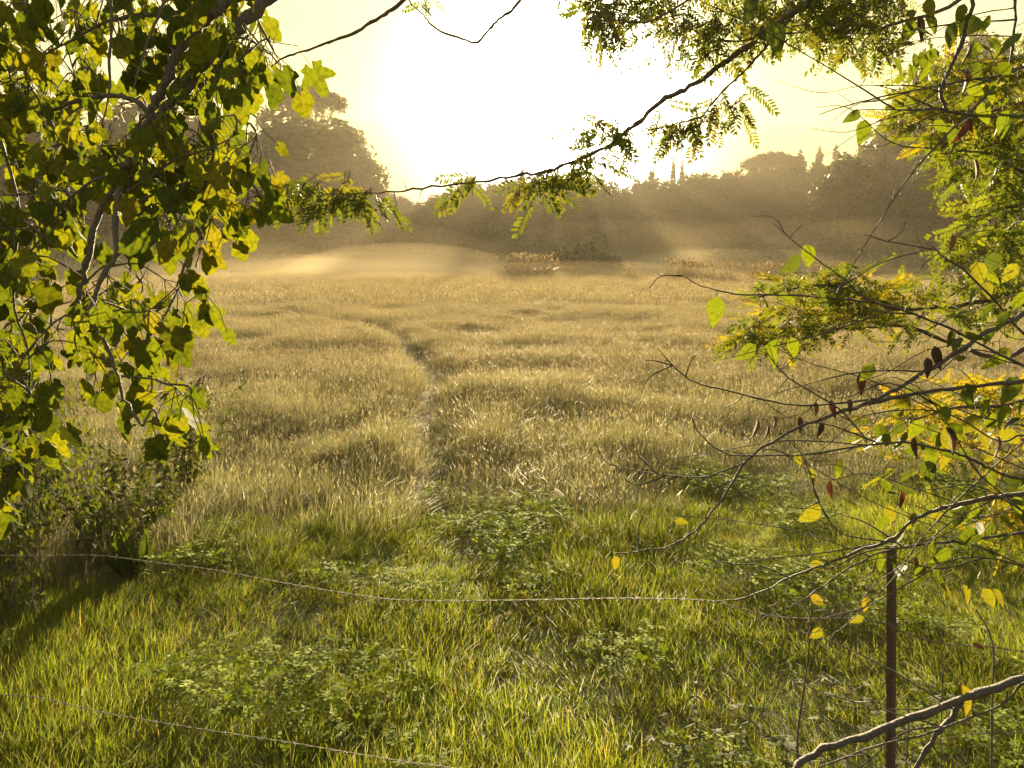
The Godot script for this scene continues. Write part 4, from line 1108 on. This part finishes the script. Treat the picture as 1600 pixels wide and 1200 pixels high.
	for e in [[1030, 1195], [1110, 1190], [1170, 1150], [1300, 1090], [1340, 1150], [1450, 1110], [1380, 1195], [1230, 1190]]:
		var p := on_ground(e[0], e[1] + 30)
		var o := thing("cranesbill", "low cranesbill with cut leaves in the grass round the iron post", "plant", p, "cranesbills round the iron post")
		for k in 16:
			var a := rnd(0, TAU)
			var r := rnd(0.03, 0.16)
			var top := Vector3(cos(a) * r, rnd(0.10, 0.2), sin(a) * r)
			var b := MB.new()
			tube(b, PackedVector3Array([Vector3(cos(a), 0, sin(a)) * 0.02, top * 0.6 + Vector3(0, 0.03, 0), top]), 0.0012, 0.0008, 4)
			part("stalk", b.mesh(M.stem), o)
			part("leaf", cut, o, M.weed[k % 3], leaf_frame(top, Vector3(cos(a), rnd(-0.2, 0.2), sin(a)), Vector3(rnd(-0.3, 0.3), 1, rnd(-0.3, 0.3)), rnd(0.025, 0.045)))
	# thin dead saplings by the post
	for e in [[[[1270, 900], [1266, 990], [1259, 1057], [1247, 1140], [1244, 1230]], 2.1, "thin dead sapling stem standing beside the iron post", 0.004], [[[1525, 952], [1551, 1005], [1550, 1100], [1549, 1192], [1549, 1260]], 2.0, "thin forked stem behind the thick mossy branch", 0.004], [[[1290, 985], [1330, 1020], [1400, 1085], [1420, 1130]], 2.3, "dry twig leaning in the grass across the iron post", 0.0025], [[[1470, 990], [1472, 1060], [1470, 1150], [1468, 1250]], 2.2, "straight dry stalk between the iron post and the forked stem", 0.002]]:
		var p := px_line(e[0], e[1], e[1])
		var foot := p[p.size() - 1]
		foot.y = -0.05
		p.append(foot)
		var b := MB.new()
		tube(b, smooth(p, 4), e[3] * 0.5, e[3], 6)
		var o := thing("dry_stem", e[2], "stem", Vector3(foot.x, 0, foot.z))
		part("stem", b.mesh(M.bark), o, null, Transform3D(Basis(), -o.position))
		var b2 := MB.new()
		for k in 5:
			var q := p[k % (p.size() - 1)].lerp(p[k % (p.size() - 1) + 1], rng.randf())
			tube(b2, PackedVector3Array([q, q + Vector3(rnd(-0.07, 0.07), rnd(0.02, 0.08), rnd(-0.04, 0.04))]), 0.0014, 0.0006, 4)
		part("side_twig", b2.mesh(M.bark), o, null, Transform3D(Basis(), -o.position))

# ---------------------------------------------------------------- the fence
func make_fence() -> void:
	var head := pt(1396, 850, 2.0)
	var fence := thing("barbed_wire_fence", "rusty barbed wire fence with a thin iron post below the twigs", "fence", Vector3(head.x, 0, head.z))
	var post := MB.new()
	var hh := head.y
	for k in 2:                                                # an angle iron: two flat legs at a right angle
		var w := 0.0145
		var t := 0.004
		var lo := Vector3(-w / 2, -0.3, 0) if k == 0 else Vector3(-w / 2, -0.3, -w)
		var hi := Vector3(w / 2, hh, t) if k == 0 else Vector3(-w / 2 + t, hh - 0.002, -0.001)
		var c := []
		for q in 8: c.append(Vector3(hi.x if q & 1 else lo.x, hi.y if q & 2 else lo.y, hi.z if q & 4 else lo.z))
		for f in [[0, 1, 3, 2, Vector3(0, 0, -1)], [4, 5, 7, 6, Vector3(0, 0, 1)], [0, 2, 6, 4, Vector3(-1, 0, 0)], [1, 3, 7, 5, Vector3(1, 0, 0)], [2, 3, 7, 6, Vector3(0, 1, 0)], [0, 1, 5, 4, Vector3(0, -1, 0)]]:
			var q := []
			for s in 4: q.append(post.vert(c[f[s]], f[4]))
			post.quad(q[0], q[1], q[2], q[3])
	var foot := pt(1394, 1296, 1.0) - eye
	foot = eye + foot * ((head.z - eye.z) / foot.z)
	var up := (head - foot).normalized()                       # the post leans a little
	part("post", post.mesh(M.iron), fence, null, Transform3D(Basis(Vector3.RIGHT, 0.0), Vector3.ZERO) * Transform3D(Basis(up.cross(Vector3.BACK).normalized(), up, up.cross(Vector3.BACK).normalized().cross(up)) * Basis(Vector3.UP, 0.5), -up * (hh / up.y) + Vector3(0, hh, 0)))
	var tie := MB.new()
	var loop := PackedVector3Array()
	for k in 31: loop.append(Vector3(cos(k * 0.63) * 0.0125, -0.01 + k * 0.0004 + 0.004 * sin(k * 1.3), sin(k * 0.63) * 0.0125))
	tube(tie, loop, 0.0011, 0.0011, 5, 0.05)
	part("wire_tie", tie.mesh(M.wire), fence, null, Transform3D(Basis(), Vector3(foot.lerp(head, 0.72).x - fence.position.x, pt(1395, 980, 2.0).y, 0)))
	var depth := func(x: float) -> float: return lerpf(2.55, 2.0, x / 1396.0)
	var upper := [[-260, 850], [-120, 862], [20, 868], [150, 868], [250, 880], [330, 890], [450, 912], [560, 930], [640, 938], [800, 938], [960, 935], [1100, 938], [1140, 946], [1200, 962], [1270, 967], [1330, 966], [1390, 976], [1402, 984], [1470, 1005], [1540, 1010], [1600, 1018], [1750, 1030]]
	var lower := [[-260, 1050], [-120, 1070], [0, 1085], [60, 1090], [170, 1115], [300, 1137], [450, 1160], [600, 1185], [700, 1199], [800, 1214], [1000, 1232], [1200, 1240], [1392, 1240], [1600, 1255], [1750, 1262]]
	for w in [upper, lower]:
		var p := PackedVector3Array()
		for q in w: p.append(pt(q[0], q[1], depth.call(float(q[0])) - 0.01))
		p = smooth(p, 14)
		var a1 := PackedVector3Array()
		var a2 := PackedVector3Array()
		for k in p.size():                                       # two wires twisted round each other
			var a := k * 0.9
			a1.append(p[k] + Vector3(0, cos(a), sin(a)) * 0.0012)
			a2.append(p[k] - Vector3(0, cos(a), sin(a)) * 0.0012)
		var b := MB.new()
		tube(b, a1, 0.0009, 0.0009, 5, 0.05)
		tube(b, a2, 0.0009, 0.0009, 5, 0.05)
		var strand := part("strand", b.mesh(M.wire), fence, null, Transform3D(Basis(), -fence.position))
		var run := 0.0
		for k in range(1, p.size()):
			run += p[k].distance_to(p[k - 1])
			if run > 0.11:
				run = 0.0
				var bb := MB.new()
				for s in 2:
					var d := Vector3(rnd(-0.4, 0.4), rnd(-1, 1), rnd(-1, 1)).normalized() * 0.012
					tube(bb, PackedVector3Array([p[k] - d, p[k], p[k] + d]), 0.0009, 0.0007, 4, 0.0)
				part("barb", bb.mesh(M.wire), strand)

# ---------------------------------------------------------------- sky
func sky_image() -> ImageTexture:
	var w := 512
	var h := 256
	var im := Image.create(w, h, false, Image.FORMAT_RGBF)
	for y in h:
		var v := PI * (y + 0.5) / h
		for x in w:
			var u := TAU * (x + 0.5) / w
			var d := Vector3(sin(u) * sin(v), cos(v), -cos(u) * sin(v))
			var up := clampf(d.y, 0.0, 1.0)
			var t := rad_to_deg(acos(clampf(d.dot(sun_dir), -1.0, 1.0)))
			var c := Vector3(0.098, 0.086, 0.056).lerp(Vector3(0.082, 0.084, 0.076), pow(up, 0.6))
			c += Vector3(0.32, 0.262, 0.035) * exp(-t / 18.0)
			c += Vector3(3.4, 3.2, 2.6) * exp(-pow(t / 6.0, 2.0))
			im.set_pixel(x, y, Color(c.x, c.y, c.z))
	return ImageTexture.create_from_image(im)

func mist(called: String, at: Vector3, size: Vector3, density: float, tint: Color, label: String, group := "") -> void:
	var f := FogVolume.new()
	f.name = called
	f.shape = RenderingServer.FOG_VOLUME_SHAPE_ELLIPSOID
	f.size = size
	var m := FogMaterial.new()
	m.density = density
	m.albedo = tint
	f.material = m
	f.position = at
	add_child(f)
	tag(f, label, "mist", group, "stuff")

func _ready() -> void:
	rng.seed = 20240917
	lens = Basis(Vector3.RIGHT, deg_to_rad(PITCH))
	field_noise.seed = 3
	field_noise.frequency = 0.11
	field_noise.fractal_octaves = 3
	fine_noise.seed = 11
	fine_noise.frequency = 0.55
	fine_noise.fractal_octaves = 2
	sun_dir = (pt(872, 182, 1.0) - eye).normalized()

	var cam := Camera3D.new()
	cam.name = "camera"
	cam.transform = Transform3D(lens, eye)
	cam.fov = rad_to_deg(2.0 * atan(600.0 / F))
	cam.near = 0.05
	cam.far = 1500.0
	add_child(cam)
	cam.current = true

	var sky := Sky.new()
	var pano := PanoramaSkyMaterial.new()
	pano.panorama = sky_image()
	sky.sky_material = pano
	var env := Environment.new()
	env.background_mode = Environment.BG_SKY
	env.sky = sky
	env.tonemap_mode = Environment.TONE_MAPPER_LINEAR
	env.tonemap_exposure = 7.9
	env.volumetric_fog_enabled = true
	env.volumetric_fog_density = 0.0004
	env.volumetric_fog_albedo = Color(1.0, 0.94, 0.80)
	env.volumetric_fog_anisotropy = 0.2
	env.volumetric_fog_length = 400.0
	env.sdfgi_enabled = true
	env.ssao_enabled = true
	env.ssil_enabled = true
	var we := WorldEnvironment.new()
	we.name = "air"
	we.environment = env
	add_child(we)

	var sun := DirectionalLight3D.new()
	sun.name = "sun"
	sun.basis = Basis.looking_at(-sun_dir)
	sun.light_color = Color(1.0, 0.90, 0.72)
	sun.light_energy = 1.6
	sun.light_angular_distance = 0.8
	sun.shadow_enabled = true
	add_child(sun)

	make_materials()
	rng.seed = 101
	make_ground()
	rng.seed = 102
	make_far_trees()
	mist("mist", Vector3(0, 0.0, -150), Vector3(440, 50, 130), 0.0055, Color(0.50, 0.47, 0.40), "deep bank of grey-gold haze standing among the far trees")
	rng.seed = 110
	for k in 26:                                     # patches of ground mist drifting over the far half of the meadow
		var low := k % 3 != 0
		mist("mist_%03d" % (k + 1), Vector3(-50.0 + k * 3.7 + rnd(-8, 8), rnd(-0.4, 0.2), rnd(-104, -56)), Vector3(rnd(20, 36), rnd(3.2, 6.6) if low else rnd(8, 13), rnd(20, 36)), rnd(0.005, 0.009) if low else rnd(0.0022, 0.004), Color(1.0, 0.91, 0.72), "low patch of golden ground mist over the far end of the meadow" if low else "tall soft patch of golden mist over the far end of the meadow", "low patches of mist" if low else "tall patches of mist")
	rng.seed = 103
	make_grass()
	rng.seed = 104
	make_fig()
	rng.seed = 105
	make_locust()
	rng.seed = 106
	make_yellow_locust()
	rng.seed = 107
	make_shrub()
	rng.seed = 108
	make_undergrowth()
	rng.seed = 109
	make_fence()
